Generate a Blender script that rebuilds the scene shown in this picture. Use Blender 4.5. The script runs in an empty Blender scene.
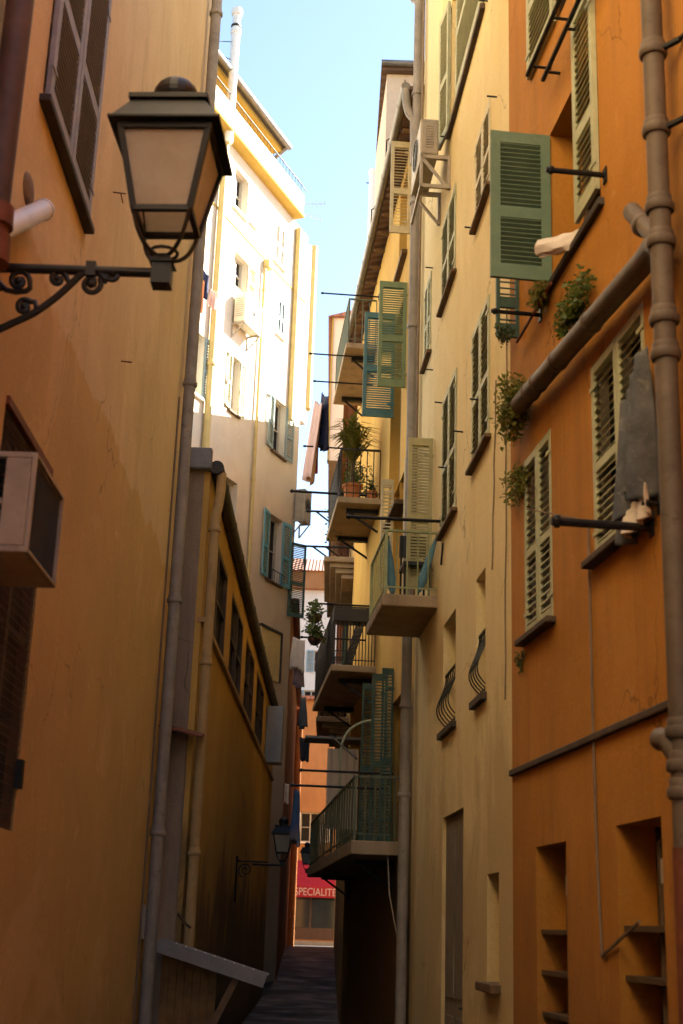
import bpy, bmesh, math, random
from mathutils import Vector, Matrix
random.seed(11)
R_ = math.radians
scene = bpy.context.scene
COL = scene.collection

# ------------------------------------------------------------------ camera
FPX = 1350.0
PITCH, ROLL = R_(17.2), R_(1.95)
CAM = Vector((0, 0, 1.7))
F = Vector((0, math.cos(PITCH), math.sin(PITCH)))
U0 = Vector((0, -math.sin(PITCH), math.cos(PITCH)))
R0 = Vector((1, 0, 0))
RT = R0 * math.cos(ROLL) + U0 * math.sin(ROLL)
UP = -R0 * math.sin(ROLL) + U0 * math.cos(ROLL)
Z = Vector((0, 0, 1))


def ray(px, py):
    return F + RT * ((px - 341.5) / FPX) + UP * ((512 - py) / FPX)


def bear(px, py=930):
    d = ray(px, py)
    return d.x / d.y


def atY(px, py, Y):
    d = ray(px, py)
    return CAM + d * (Y / d.y)


cd = bpy.data.cameras.new('camera')
cam = bpy.data.objects.new('camera', cd)
COL.objects.link(cam)
cam.matrix_world = Matrix(((RT.x, UP.x, -F.x, CAM.x), (RT.y, UP.y, -F.y, CAM.y), (RT.z, UP.z, -F.z, CAM.z), (0, 0, 0, 1)))
cd.sensor_fit = 'VERTICAL'
cd.sensor_height = 36
cd.lens = FPX / 1024 * 36
cd.clip_end = 2000
cd.dof.use_dof = True
cd.dof.focus_distance = 17.0
cd.dof.aperture_fstop = 2.6
scene.camera = cam


# ------------------------------------------------------------------ materials
def mat_base(name):
    m = bpy.data.materials.new(name)
    m.use_nodes = True
    nt = m.node_tree
    b = nt.nodes['Principled BSDF']
    return m, nt, b


def nd(nt, typ, **kw):
    n = nt.nodes.new(typ)
    for k, v in kw.items():
        if k.startswith('i_'):
            n.inputs[k[2:]].default_value = v
        else:
            setattr(n, k, v)
    return n


def noise(nt, vec, scale, detail=5, rough=.55, dist=0):
    n = nd(nt, 'ShaderNodeTexNoise')
    n.inputs['Scale'].default_value = scale
    n.inputs['Detail'].default_value = detail
    n.inputs['Roughness'].default_value = rough
    n.inputs['Distortion'].default_value = dist
    nt.links.new(vec, n.inputs['Vector'])
    return n.outputs['Fac']


def ramp(nt, fac, a, b, va=0.0, vb=1.0):
    n = nd(nt, 'ShaderNodeMapRange')
    n.inputs[1].default_value, n.inputs[2].default_value = a, b
    n.inputs[3].default_value, n.inputs[4].default_value = va, vb
    nt.links.new(fac, n.inputs[0])
    return n.outputs[0]


def mix(nt, fac, a, b, mode='MIX'):
    n = nd(nt, 'ShaderNodeMix', data_type='RGBA', blend_type=mode)
    if isinstance(fac, float):
        n.inputs[0].default_value = fac
    else:
        nt.links.new(fac, n.inputs[0])
    for s, v in ((6, a), (7, b)):
        if isinstance(v, tuple):
            n.inputs[s].default_value = (*v[:3], 1)
        else:
            nt.links.new(v, n.inputs[s])
    return n.outputs[2]


def mapping(nt, scale):
    tc = nd(nt, 'ShaderNodeTexCoord')
    mp = nd(nt, 'ShaderNodeMapping')
    mp.inputs['Scale'].default_value = scale
    nt.links.new(tc.outputs['Object'], mp.inputs['Vector'])
    return mp.outputs[0]


def plaster(name, base, alt, stain, lower=None, zl=0, wob=.3, stain_amt=.55, bump=.35, spots=None, soft=.02, low_tone=None, cracks=False):
    m, nt, b = mat_base(name)
    v = mapping(nt, (1, 1, 1))
    vs = mapping(nt, (2.6, 2.6, .22))
    vs2 = mapping(nt, (4.5, 4.5, .4))
    n1 = noise(nt, v, .9, 6, .6)
    n0 = noise(nt, v, .35, 5, .6, .5)
    c = mix(nt, ramp(nt, n1, .35, .68), base, alt)
    c = mix(nt, ramp(nt, n0, .45, .7, 0, .45), c, tuple(x * .78 for x in alt))
    if lower:
        sx = nd(nt, 'ShaderNodeSeparateXYZ')
        nt.links.new(v, sx.inputs[0])
        nw = ramp(nt, noise(nt, v, 1.3, 6, .65), .2, .8, -wob, wob)
        ad = nd(nt, 'ShaderNodeMath', operation='ADD')
        nt.links.new(sx.outputs[2], ad.inputs[0])
        nt.links.new(nw, ad.inputs[1])
        fz = ramp(nt, ad.outputs[0], zl - soft, zl + soft, 1, 0)
        c = mix(nt, fz, c, mix(nt, ramp(nt, n1, .35, .68), lower, tuple(x * .86 for x in lower)))
    st = ramp(nt, noise(nt, vs, 1.6, 6, .65, .3), .48, .8, 0, stain_amt)
    c = mix(nt, st, c, stain)
    st2 = ramp(nt, noise(nt, vs2, 1.2, 5, .7), .55, .8, 0, stain_amt * .35)
    c = mix(nt, st2, c, stain)
    pt = ramp(nt, noise(nt, v, 3.2, 8, .7, .6), .60, .70, 0, .35)
    c = mix(nt, pt, c, spots or tuple(min(1, x * 1.25) for x in base))
    if low_tone:
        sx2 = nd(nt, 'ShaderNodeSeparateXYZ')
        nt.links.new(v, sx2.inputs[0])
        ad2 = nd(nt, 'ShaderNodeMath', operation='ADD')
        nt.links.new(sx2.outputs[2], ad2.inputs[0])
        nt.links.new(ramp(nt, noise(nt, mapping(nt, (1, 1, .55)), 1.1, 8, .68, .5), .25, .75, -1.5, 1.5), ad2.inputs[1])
        c = mix(nt, ramp(nt, ad2.outputs[0], low_tone[1] - .5, low_tone[1] + .5, .75, 0), c, low_tone[0])  # darker second colour toward the foot; a stain on the cream wall
    if cracks:
        # hairline cracks, only here and there
        dn = nd(nt, 'ShaderNodeTexNoise')
        dn.inputs['Scale'].default_value = 2.5
        dn.inputs['Detail'].default_value = 5
        nt.links.new(v, dn.inputs['Vector'])
        vm = nd(nt, 'ShaderNodeVectorMath', operation='MULTIPLY_ADD')
        vm.inputs[1].default_value = (.35, .35, .35)
        nt.links.new(dn.outputs['Color'], vm.inputs[0])
        nt.links.new(mapping(nt, (1, 1, .45)), vm.inputs[2])
        vo = nd(nt, 'ShaderNodeTexVoronoi', feature='DISTANCE_TO_EDGE')
        vo.inputs['Scale'].default_value = 1.1
        nt.links.new(vm.outputs[0], vo.inputs['Vector'])
        ln = ramp(nt, vo.outputs['Distance'], .0, .009, 1, 0)
        mk = ramp(nt, noise(nt, v, .8, 3), .52, .62, 0, .7)
        mu = nd(nt, 'ShaderNodeMath', operation='MULTIPLY')
        nt.links.new(ln, mu.inputs[0])
        nt.links.new(mk, mu.inputs[1])
        c = mix(nt, mu.outputs[0], c, tuple(x * .35 for x in stain))
        # small flaked chips and grime specks
        ch = ramp(nt, noise(nt, v, 7, 9, .75, .8), .685, .70, 0, .6)
        c = mix(nt, ch, c, tuple(x * .7 for x in stain))
        pa = ramp(nt, noise(nt, v, .55, 7, .62, .9), .565, .59, 0, .16)
        c = mix(nt, pa, c, tuple(min(1, x * 1.18) for x in base))
    fine = ramp(nt, noise(nt, v, 38, 4, .7), .2, .8, .86, 1.1)
    cb = nd(nt, 'ShaderNodeCombineColor')
    for i in range(3):
        nt.links.new(fine, cb.inputs[i])
    c = mix(nt, 1.0, c, cb.outputs[0], 'MULTIPLY')
    nt.links.new(c, b.inputs['Base Color'])
    b.inputs['Roughness'].default_value = .92
    b.inputs['Specular IOR Level'].default_value = .2
    bp = nd(nt, 'ShaderNodeBump')
    bp.inputs['Strength'].default_value = bump
    bp.inputs['Distance'].default_value = .03
    h = nd(nt, 'ShaderNodeMath', operation='ADD')
    nt.links.new(noise(nt, v, 2.2, 8, .6), h.inputs[0])
    h2 = nd(nt, 'ShaderNodeMath', operation='MULTIPLY')
    h2.inputs[1].default_value = .25
    nt.links.new(noise(nt, v, 45, 4, .6), h2.inputs[0])
    nt.links.new(h2.outputs[0], h.inputs[1])
    nt.links.new(h.outputs[0], bp.inputs['Height'])
    nt.links.new(bp.outputs[0], b.inputs['Normal'])
    return m


def simple(name, col, rough=.6, metal=0.0, var=.25, scale=6, spec=.4, wear=None, bump=.1):
    m, nt, b = mat_base(name)
    v = mapping(nt, (1, 1, 1))
    n = noise(nt, v, scale, 6, .6)
    lo = tuple(x * (1 - var) for x in col)
    hi = tuple(min(1, x * (1 + var)) for x in col)
    c = mix(nt, ramp(nt, n, .3, .7), lo, hi)
    if wear:
        w = ramp(nt, noise(nt, v, scale * 3.5, 8, .7, .4), .56, .68, 0, .75)
        c = mix(nt, w, c, wear)
    nt.links.new(c, b.inputs['Base Color'])
    b.inputs['Roughness'].default_value = rough
    b.inputs['Metallic'].default_value = metal
    b.inputs['Specular IOR Level'].default_value = spec
    if bump:
        bp = nd(nt, 'ShaderNodeBump')
        bp.inputs['Strength'].default_value = bump
        bp.inputs['Distance'].default_value = .01
        nt.links.new(noise(nt, v, scale * 5, 5, .6), bp.inputs['Height'])
        nt.links.new(bp.outputs[0], b.inputs['Normal'])
    return m


M = {}
M['L'] = plaster('ochre_plaster', (.76, .60, .35), (.69, .52, .275), (.50, .36, .19), lower=(.66, .445, .185), zl=5.5, wob=.22, stain_amt=.45, soft=.03, cracks=True)
M['O'] = plaster('orange_plaster', (.475, .212, .038), (.40, .168, .024), (.26, .115, .025), stain_amt=.7, spots=(.55, .32, .10), cracks=True, low_tone=((.30, .13, .03), 1.6))
M['C'] = plaster('cream_yellow_plaster', (.80, .67, .38), (.75, .60, .29), (.56, .42, .21), stain_amt=.3, spots=(.83, .72, .48), low_tone=((.52, .385, .18), 2.9), cracks=True)
M['Y'] = plaster('yellow_plaster', (.62, .40, .10), (.55, .32, .075), (.36, .23, .09), stain_amt=.5, low_tone=((.10, .075, .05), 4.2))
M['LB'] = plaster('mustard_plaster', (.62, .40, .11), (.56, .335, .085), (.36, .23, .09), stain_amt=.5, low_tone=((.13, .09, .05), 2.3))
M['T'] = plaster('pale_plaster', (.64, .59, .48), (.58, .52, .41), (.5, .42, .31), lower=(.66, .55, .41), zl=13.2, wob=.3, soft=.2, stain_amt=.35)
M['trimY'] = plaster('yellow_trim_paint', (.46, .31, .07), (.40, .265, .055), (.3, .2, .06), stain_amt=.3, bump=.15)
M['far_or'] = plaster('far_orange_plaster', (.40, .19, .075), (.34, .15, .05), (.25, .13, .06))
M['far_wh'] = plaster('far_white_plaster', (.74, .68, .58), (.68, .6, .48), (.5, .42, .32))
M['R2'] = plaster('ochre_tan_plaster', (.52, .36, .15), (.44, .28, .1), (.26, .17, .08), stain_amt=.6)
M['L2'] = plaster('terracotta_plaster', (.50, .24, .11), (.40, .18, .08), (.24, .12, .07), stain_amt=.5)
M['grey_render'] = plaster('grey_cement_render', (.37, .285, .205), (.28, .215, .155), (.15, .11, .08), stain_amt=.8, bump=.8, cracks=True)
M['pinkcream'] = plaster('pink_cream_plaster', (.74, .60, .46), (.70, .55, .40), (.5, .36, .22), stain_amt=.3)
M['concrete'] = plaster('balcony_concrete', (.42, .33, .22), (.34, .26, .17), (.13, .10, .07), stain_amt=.7, bump=.6)
M['pipe_grey'] = simple('grey_brown_drainpipe', (.27, .24, .205), .55, 0, .2, 4, .35, wear=(.17, .14, .11))
M['pipe_brown'] = simple('weathered_brown_pipe', (.115, .085, .06), .6, 0, .25, 5, .3, wear=(.065, .045, .032))
M['pipe_tan'] = simple('tan_downpipe', (.42, .28, .12), .6, 0, .15, 5, .3, wear=(.3, .2, .1))
M['pipe_yellow'] = simple('yellow_downpipe', (.46, .35, .13), .6, 0, .12, 4, .3)
M['pipe_orange'] = simple('orange_pipe', (.52, .2, .05), .6, 0, .15, 4)
M['pipe_white'] = simple('white_flue', (.78, .74, .66), .45, 0, .08, 6, .4, wear=(.55, .48, .4))
M['dark_brown'] = simple('dark_brown_pipe', (.075, .042, .035), .6, 0, .3, 6)
M['rust_red'] = simple('rust_red_collar', (.15, .045, .02), .65, 0, .3, 9)
M['iron'] = simple('black_iron', (.011, .0105, .010), .5, .3, .3, 14, .4, wear=(.022, .018, .014))
M['lamp_paint'] = simple('lantern_dark_paint', (.013, .012, .010), .45, .1, .3, 14, .4, wear=(.026, .022, .017))
M['zinc'] = simple('zinc_gutter', (.20, .185, .16), .5, .5, .25, 7, .4)
M['dark_gutter'] = simple('old_dark_gutter', (.05, .043, .036), .6, .2, .3, 6, wear=(.10, .075, .05))
M['sheet'] = simple('grey_sheet_metal', (.21, .20, .195), .5, .3, .15, 6, .4, wear=(.14, .12, .10))
M['green'] = simple('sage_green_paint', (.135, .195, .125), .6, 0, .12, 7, .3, wear=(.105, .15, .095))
M['dkgreen'] = simple('dark_green_paint', (.05, .095, .075), .6, 0, .2, 7, .3, wear=(.08, .12, .09))
M['midgreen'] = simple('leaf_green_paint', (.165, .235, .135), .6, 0, .15, 7, .3, wear=(.22, .27, .16))
M['olive'] = simple('olive_cream_paint', (.36, .335, .17), .6, 0, .15, 7, .3, wear=(.28, .25, .13))
M['cream_sh'] = simple('cream_shutter_paint', (.52, .47, .31), .65, 0, .12, 7, .3, wear=(.42, .37, .23))
M['palegreen'] = simple('pale_green_paint', (.40, .41, .26), .65, 0, .12, 7, .3, wear=(.31, .32, .2))
M['teal'] = simple('teal_paint', (.08, .185, .20), .6, 0, .12, 7, .3, wear=(.12, .22, .215))
M['turq'] = simple('turquoise_paint', (.13, .35, .42), .6, 0, .12, 7, .3)
M['pblue'] = simple('pale_blue_grey_paint', (.20, .28, .29), .6, 0, .1, 7, .3)
M['greyblue'] = simple('grey_blue_shutter_paint', (.26, .27, .31), .6, 0, .15, 7, .35, wear=(.34, .33, .33))
M['white_sh'] = simple('whitewashed_paint', (.76, .72, .64), .65, 0, .08, 7, .3)
M['sill'] = simple('dark_stone_sill', (.075, .05, .032), .8, 0, .3, 9)
M['sillC'] = simple('brown_stone_sill', (.12, .072, .035), .8, 0, .25, 9)
M['slate'] = simple('dark_slate_sill', (.045, .038, .033), .7, 0, .3, 9)
M['wood'] = simple('old_wood', (.17, .10, .05), .7, 0, .3, 8)
M['frame'] = simple('window_frame_paint', (.42, .38, .30), .6, 0, .1, 8)
M['darkframe'] = simple('dark_window_frame', (.09, .055, .03), .6, 0, .2, 8)
M['acw'] = simple('aged_ac_casing', (.33, .285, .22), .5, 0, .15, 5, .4, wear=(.20, .155, .11))
M['acp'] = simple('cream_ac_casing', (.66, .58, .45), .5, 0, .08, 5, .4)
M['acdark'] = simple('ac_coil', (.045, .040, .036), .5, .3, .3, 20, wear=(.13, .1, .07))
M['cabinet'] = simple('grey_blue_cabinet', (.27, .29, .30), .5, .1, .1, 4, .4)
M['doorgrey'] = simple('grey_door', (.20, .165, .125), .6, 0, .2, 5, wear=(.15, .11, .08))
M['canvas'] = simple('pale_canvas', (.55, .47, .38), .85, 0, .12, 3)
M['panel_cream'] = simple('cream_board', (.70, .55, .24), .7, 0, .1, 3)
M['rail_green'] = simple('light_green_railing', (.30, .34, .17), .55, 0, .15, 8, .4, wear=(.22, .2, .1))
M['rail_dkgreen'] = simple('dark_green_railing', (.11, .13, .085), .55, 0, .2, 8, .4)
M['rail_dark'] = simple('dark_railing', (.035, .032, .028), .55, .2, .2, 8, .4)
M['terracotta'] = simple('terracotta_pot', (.52, .19, .06), .8, 0, .15, 6)
M['awning_red'] = simple('red_awning_fabric', (.26, .006, .02), .8, 0, .1, 3)
M['letters'] = simple('pale_lettering', (.45, .33, .33), .7, 0, .05, 3)
M['shopdark'] = simple('shop_timber', (.10, .055, .04), .6, 0, .2, 5)
M['paleblock'] = simple('pale_kerb_stone', (.26, .24, .22), .8, 0, .1, 5)
M['cloth_pink'] = simple('pink_cloth', (.62, .42, .36), .9, 0, .1, 5)
M['cloth_navy'] = simple('navy_cloth', (.02, .025, .07), .9, 0, .2, 5)
M['cloth_white'] = simple('white_cloth', (.66, .58, .50), .9, 0, .08, 5)
M['cloth_grey'] = simple('grey_cloth', (.06, .062, .072), .9, 0, .35, 4)
M['blanket'] = simple('dark_blanket', (.085, .088, .098), .9, 0, .55, 5, wear=(.20, .19, .18))  # the paler blotches paint highlights of the folds into the colour
M['cloth_mauve'] = simple('mauve_cloth', (.26, .19, .21), .9, 0, .15, 5)
M['cloth_blue'] = simple('blue_cloth', (.10, .22, .28), .85, 0, .15, 5)
M['cloth_red'] = simple('red_cloth', (.38, .05, .04), .9, 0, .15, 5)
M['cloth_orange'] = simple('orange_cloth', (.55, .22, .1), .9, 0, .15, 5)
M['plank'] = simple('old_brown_planks', (.28, .145, .05), .75, 0, .3, 6, wear=(.18, .09, .035))
M['black_plastic'] = simple('black_plastic', (.02, .02, .02), .5, 0, .1, 5)
M['aerial'] = simple('aerial_metal', (.35, .33, .3), .4, .7, .1, 9)
M['cable'] = simple('grey_cable', (.20, .14, .09), .7, 0, .2, 9)
M['stem'] = simple('plant_stem', (.10, .085, .04), .8, 0, .2, 9)


def glassy(name, col, rough=.12):
    m, nt, b = mat_base(name)
    v = mapping(nt, (1, 1, 1))
    c = mix(nt, ramp(nt, noise(nt, v, 1.5, 4), .3, .7), col, tuple(x * 1.8 for x in col))
    nt.links.new(c, b.inputs['Base Color'])
    b.inputs['Roughness'].default_value = rough
    bp = nd(nt, 'ShaderNodeBump')
    bp.inputs['Strength'].default_value = .05
    nt.links.new(noise(nt, v, 1.2, 2), bp.inputs['Height'])
    nt.links.new(bp.outputs[0], b.inputs['Normal'])
    return m


M['glass'] = glassy('dark_window_glass', (.018, .017, .015))
M['dark'] = simple('dark_interior', (.014, .011, .009), .9, 0, .2, 3)


def frosted():
    m, nt, b = mat_base('frosted_lamp_glass')
    v = mapping(nt, (1, 1, 1))
    n = noise(nt, v, 7, 7, .65, .4)
    c = mix(nt, ramp(nt, n, .3, .75), (.95, .93, .84), (.80, .75, .62))
    nt.links.new(c, b.inputs['Base Color'])
    b.inputs['Roughness'].default_value = .35
    tr = nd(nt, 'ShaderNodeBsdfTranslucent')
    nt.links.new(c, tr.inputs['Color'])
    mx = nd(nt, 'ShaderNodeMixShader')
    mx.inputs[0].default_value = .72
    out = nt.nodes['Material Output']
    nt.links.new(b.outputs[0], mx.inputs[1])
    nt.links.new(tr.outputs[0], mx.inputs[2])
    nt.links.new(mx.outputs[0], out.inputs['Surface'])
    return m


M['frost'] = frosted()


def foliage(name, a, b2):
    m, nt, b = mat_base(name)
    v = mapping(nt, (1, 1, 1))
    c = mix(nt, ramp(nt, noise(nt, v, 14, 3), .3, .7), a, b2)
    nt.links.new(c, b.inputs['Base Color'])
    b.inputs['Roughness'].default_value = .55
    tr = nd(nt, 'ShaderNodeBsdfTranslucent')
    nt.links.new(c, tr.inputs['Color'])
    mx = nd(nt, 'ShaderNodeMixShader')
    mx.inputs[0].default_value = .35
    out = nt.nodes['Material Output']
    nt.links.new(b.outputs[0], mx.inputs[1])
    nt.links.new(tr.outputs[0], mx.inputs[2])
    nt.links.new(mx.outputs[0], out.inputs['Surface'])
    return m


M['leaf'] = foliage('green_leaves', (.05, .085, .015), (.13, .17, .03))
M['leafY'] = foliage('yellow_green_leaves', (.10, .12, .02), (.24, .22, .04))
M['leafD'] = foliage('dark_green_leaves', (.025, .05, .012), (.07, .10, .025))


def striped_cloth():
    m, nt, b = mat_base('coloured_cloth')
    sx = nd(nt, 'ShaderNodeSeparateXYZ')
    v = mapping(nt, (1, 1, 1))
    nt.links.new(v, sx.inputs[0])
    ad = nd(nt, 'ShaderNodeMath', operation='ADD')
    nt.links.new(sx.outputs[2], ad.inputs[0])
    nt.links.new(ramp(nt, noise(nt, v, 2, 3), 0, 1, -.25, .25), ad.inputs[1])
    rp = nd(nt, 'ShaderNodeValToRGB')
    e = rp.color_ramp.elements
    e[0].position, e[0].color = 0, (.25, .2, .16, 1)
    e[1].position, e[1].color = 1, (.12, .16, .25, 1)
    for p, c in ((.15, (.05, .12, .3, 1)), (.38, (.05, .15, .3, 1)), (.45, (.10, .25, .1, 1)), (.55, (.4, .06, .05, 1)), (.7, (.35, .08, .06, 1)), (.8, (.15, .2, .3, 1))):
        k = e.new(p)
        k.color = c
    nt.links.new(ramp(nt, ad.outputs[0], 0, 2.0), rp.inputs[0])
    nt.links.new(rp.outputs[0], b.inputs['Base Color'])
    b.inputs['Roughness'].default_value = .9
    return m


M['cloth_multi'] = striped_cloth()


def tiles(name, a, b2, along='X'):
    m, nt, b = mat_base(name)
    v = mapping(nt, (1, 1, 1))
    w = nd(nt, 'ShaderNodeTexWave', wave_type='BANDS', bands_direction=along)
    w.inputs['Scale'].default_value = 1.6
    w.inputs['Distortion'].default_value = .6
    nt.links.new(v, w.inputs['Vector'])
    c = mix(nt, ramp(nt, noise(nt, v, 5, 6), .3, .7), a, b2)
    nt.links.new(c, b.inputs['Base Color'])
    b.inputs['Roughness'].default_value = .85
    bp = nd(nt, 'ShaderNodeBump')
    bp.inputs['Strength'].default_value = .8
    bp.inputs['Distance'].default_value = .06
    nt.links.new(w.outputs['Fac'], bp.inputs['Height'])
    nt.links.new(bp.outputs[0], b.inputs['Normal'])
    return m


M['tile'] = tiles('roof_tiles', (.32, .13, .07), (.22, .09, .055))
M['darktile'] = tiles('old_roof_tiles', (.16, .085, .05), (.10, .06, .04), 'Y')


def paving():
    m, nt, b = mat_base('alley_paving')
    v = mapping(nt, (1, 1, 1))
    br = nd(nt, 'ShaderNodeTexBrick')
    br.inputs['Scale'].default_value = 2.2
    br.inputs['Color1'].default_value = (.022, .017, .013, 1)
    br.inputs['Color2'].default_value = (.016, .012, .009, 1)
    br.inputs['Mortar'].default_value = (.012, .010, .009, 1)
    br.inputs['Mortar Size'].default_value = .012
    nt.links.new(v, br.inputs['Vector'])
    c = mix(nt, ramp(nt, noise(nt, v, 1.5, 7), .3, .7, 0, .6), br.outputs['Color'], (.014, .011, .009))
    nt.links.new(c, b.inputs['Base Color'])
    nt.links.new(ramp(nt, noise(nt, v, 1.1, 5), .3, .7, .45, .85), b.inputs['Roughness'])
    bp = nd(nt, 'ShaderNodeBump')
    bp.inputs['Strength'].default_value = .4
    bp.inputs['Distance'].default_value = .02
    nt.links.new(br.outputs['Fac'], bp.inputs['Height'])
    bp.invert = True
    nt.links.new(bp.outputs[0], b.inputs['Normal'])
    return m


M['paving'] = paving()
M['stone_square'] = simple('pale_square_paving', (.16, .14, .115), .85, 0, .15, 3)
M['asphalt'] = simple('street_asphalt', (.06, .055, .05), .8, 0, .2, 6)


# ------------------------------------------------------------------ mesh builder
def root_of(o):
    while o.parent:
        o = o.parent
    return o


class MB:
    def __init__(self):
        self.v, self.f, self.mi = [], [], []

    def add(self, vs, fs, mi=0):
        b = len(self.v)
        self.v += [Vector(p) for p in vs]
        self.f += [tuple(b + i for i in q) for q in fs]
        self.mi += [mi] * len(fs)
        return self

    def quad(self, *p, mi=0):
        return self.add(p, [tuple(range(len(p)))], mi)

    def box(self, o, a, b, c, ra, rb, rc, mi=0):
        o = Vector(o)
        vs = [o + a * x + b * y + c * z for z in rc for y in rb for x in ra]
        return self.add(vs, [(0, 2, 3, 1), (4, 5, 7, 6), (0, 1, 5, 4), (2, 6, 7, 3), (0, 4, 6, 2), (1, 3, 7, 5)], mi)

    def beam(self, p, q, w, h, up=Z, mi=0):
        p, q = Vector(p), Vector(q)
        a = (q - p)
        L = a.length
        a.normalize()
        s = a.cross(up)
        if s.length < 1e-4:
            s = a.cross(Vector((1, 0, 0)))
        s.normalize()
        u = s.cross(a)
        return self.box(p, a, s, u, (0, L), (-w / 2, w / 2), (-h / 2, h / 2), mi)

    def tube(self, pts, r, seg=10, mi=0, cap=True):
        pts = [Vector(p) for p in pts]
        n = len(pts)
        rs = r if isinstance(r, (list, tuple)) else [r] * n
        t = (pts[1] - pts[0]).normalized()
        x = t.orthogonal().normalized()
        rings = []
        for i in range(n):
            if i == 0:
                ti = pts[1] - pts[0]
            elif i == n - 1:
                ti = pts[-1] - pts[-2]
            else:
                ti = (pts[i + 1] - pts[i]).normalized() + (pts[i] - pts[i - 1]).normalized()
            ti.normalize()
            x = (x - ti * x.dot(ti))
            if x.length < 1e-5:
                x = ti.orthogonal()
            x.normalize()
            y = ti.cross(x)
            rings.append([pts[i] + (x * math.cos(2 * math.pi * k / seg) + y * math.sin(2 * math.pi * k / seg)) * rs[i] for k in range(seg)])
        vs = [p for rr in rings for p in rr]
        fs = []
        for i in range(n - 1):
            for k in range(seg):
                k2 = (k + 1) % seg
                fs.append((i * seg + k, i * seg + k2, (i + 1) * seg + k2, (i + 1) * seg + k))
        if cap:
            fs.append(tuple(range(seg))[::-1])
            fs.append(tuple((n - 1) * seg + k for k in range(seg)))
        return self.add(vs, fs, mi)

    def ring(self, c, ax, r, w, seg=14, mi=0):
        c, ax = Vector(c), Vector(ax).normalized()
        return self.tube([c - ax * w / 2, c - ax * w * .3, c + ax * w * .3, c + ax * w / 2], [r * .9, r, r, r * .9], seg, mi)

    def ellips(self, c, rx, ry, rz, seg=14, rings=8, mi=0, h0=-1, h1=1):
        c = Vector(c)
        vs, fs = [], []
        for i in range(rings + 1):
            s = h0 + (h1 - h0) * i / rings
            s = math.sin(s * math.pi / 2)
            rr = math.sqrt(max(0, 1 - s * s))
            for k in range(seg):
                a = 2 * math.pi * k / seg
                vs.append(c + Vector((rx * max(rr, .02) * math.cos(a), ry * max(rr, .02) * math.sin(a), rz * s)))
        for i in range(rings):
            for k in range(seg):
                k2 = (k + 1) % seg
                fs.append((i * seg + k, i * seg + k2, (i + 1) * seg + k2, (i + 1) * seg + k))
        fs.append(tuple(range(seg))[::-1])
        fs.append(tuple(rings * seg + k for k in range(seg)))
        return self.add(vs, fs, mi)

    def build(self, name, mat, parent=None, smooth=False, bevel=0, recalc=True, base=None):
        me = bpy.data.meshes.new(name)
        if parent:
            off = root_of(parent).location.copy()
        elif base is not None:
            off = Vector(base)
        else:
            xs = [p.x for p in self.v]
            ys = [p.y for p in self.v]
            off = Vector(((min(xs) + max(xs)) / 2, (min(ys) + max(ys)) / 2, min(p.z for p in self.v)))
        me.from_pydata([p - off for p in self.v], [], self.f)
        mats = mat if isinstance(mat, (list, tuple)) else [mat]
        for m in mats:
            me.materials.append(M[m] if isinstance(m, str) else m)
        me.polygons.foreach_set('material_index', self.mi)
        if recalc:
            bm = bmesh.new()
            bm.from_mesh(me)
            bmesh.ops.recalc_face_normals(bm, faces=bm.faces)
            bm.to_mesh(me)
            bm.free()
        if smooth:
            me.polygons.foreach_set('use_smooth', [True] * len(me.polygons))
            try:
                me.set_sharp_from_angle(angle=R_(42))
            except Exception:
                pass
        me.update()
        o = bpy.data.objects.new(name, me)
        COL.objects.link(o)
        if parent:
            o.parent = parent
        else:
            o.location = off
        if bevel:
            md = o.modifiers.new('bevel', 'BEVEL')
            md.width = bevel
            md.segments = 2
            md.limit_method = 'ANGLE'
        return o


def tag(o, label=None, cat=None, group=None, kind=None):
    for k, v in (('label', label), ('category', cat), ('group', group), ('kind', kind)):
        if v:
            o[k] = v
    return o


def thing(name, label, cat, loc, group=None):
    o = bpy.data.objects.new(name, None)
    COL.objects.link(o)
    o.location = Vector(loc)
    o.empty_display_size = .2
    return tag(o, label, cat, group)


# ------------------------------------------------------------------ wall frames
class Wall:
    """vertical plane: point p (x,y), unit direction d going away, outward normal n"""

    def __init__(self, p, d, side):
        self.p = Vector((p[0], p[1], 0))
        self.d = Vector((d[0], d[1], 0)).normalized()
        self.n = Vector((self.d.y, -self.d.x, 0)) * side   # side=+1: normal to the right of d

    def uz(self, px, py, off=0.0):
        dr = ray(px, py)
        s = ((self.p + self.n * off - CAM).dot(self.n)) / dr.dot(self.n)
        q = CAM + dr * s
        return (q - self.p).dot(self.d), q.z

    def offz(self, px, py, u):
        dr = ray(px, py)
        s = ((self.p + self.d * u - CAM).dot(self.d)) / dr.dot(self.d)
        q = CAM + dr * s
        return (q - self.p).dot(self.n), q.z

    def pt(self, u, z, o=0.0):
        return self.p + self.d * u + self.n * o + Z * z

    def rect(self, a, b, off=0.0):
        u1, z1 = self.uz(*a, off)
        u2, z2 = self.uz(*b, off)
        return (min(u1, u2), max(u1, u2), min(z1, z2), max(z1, z2))


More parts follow.
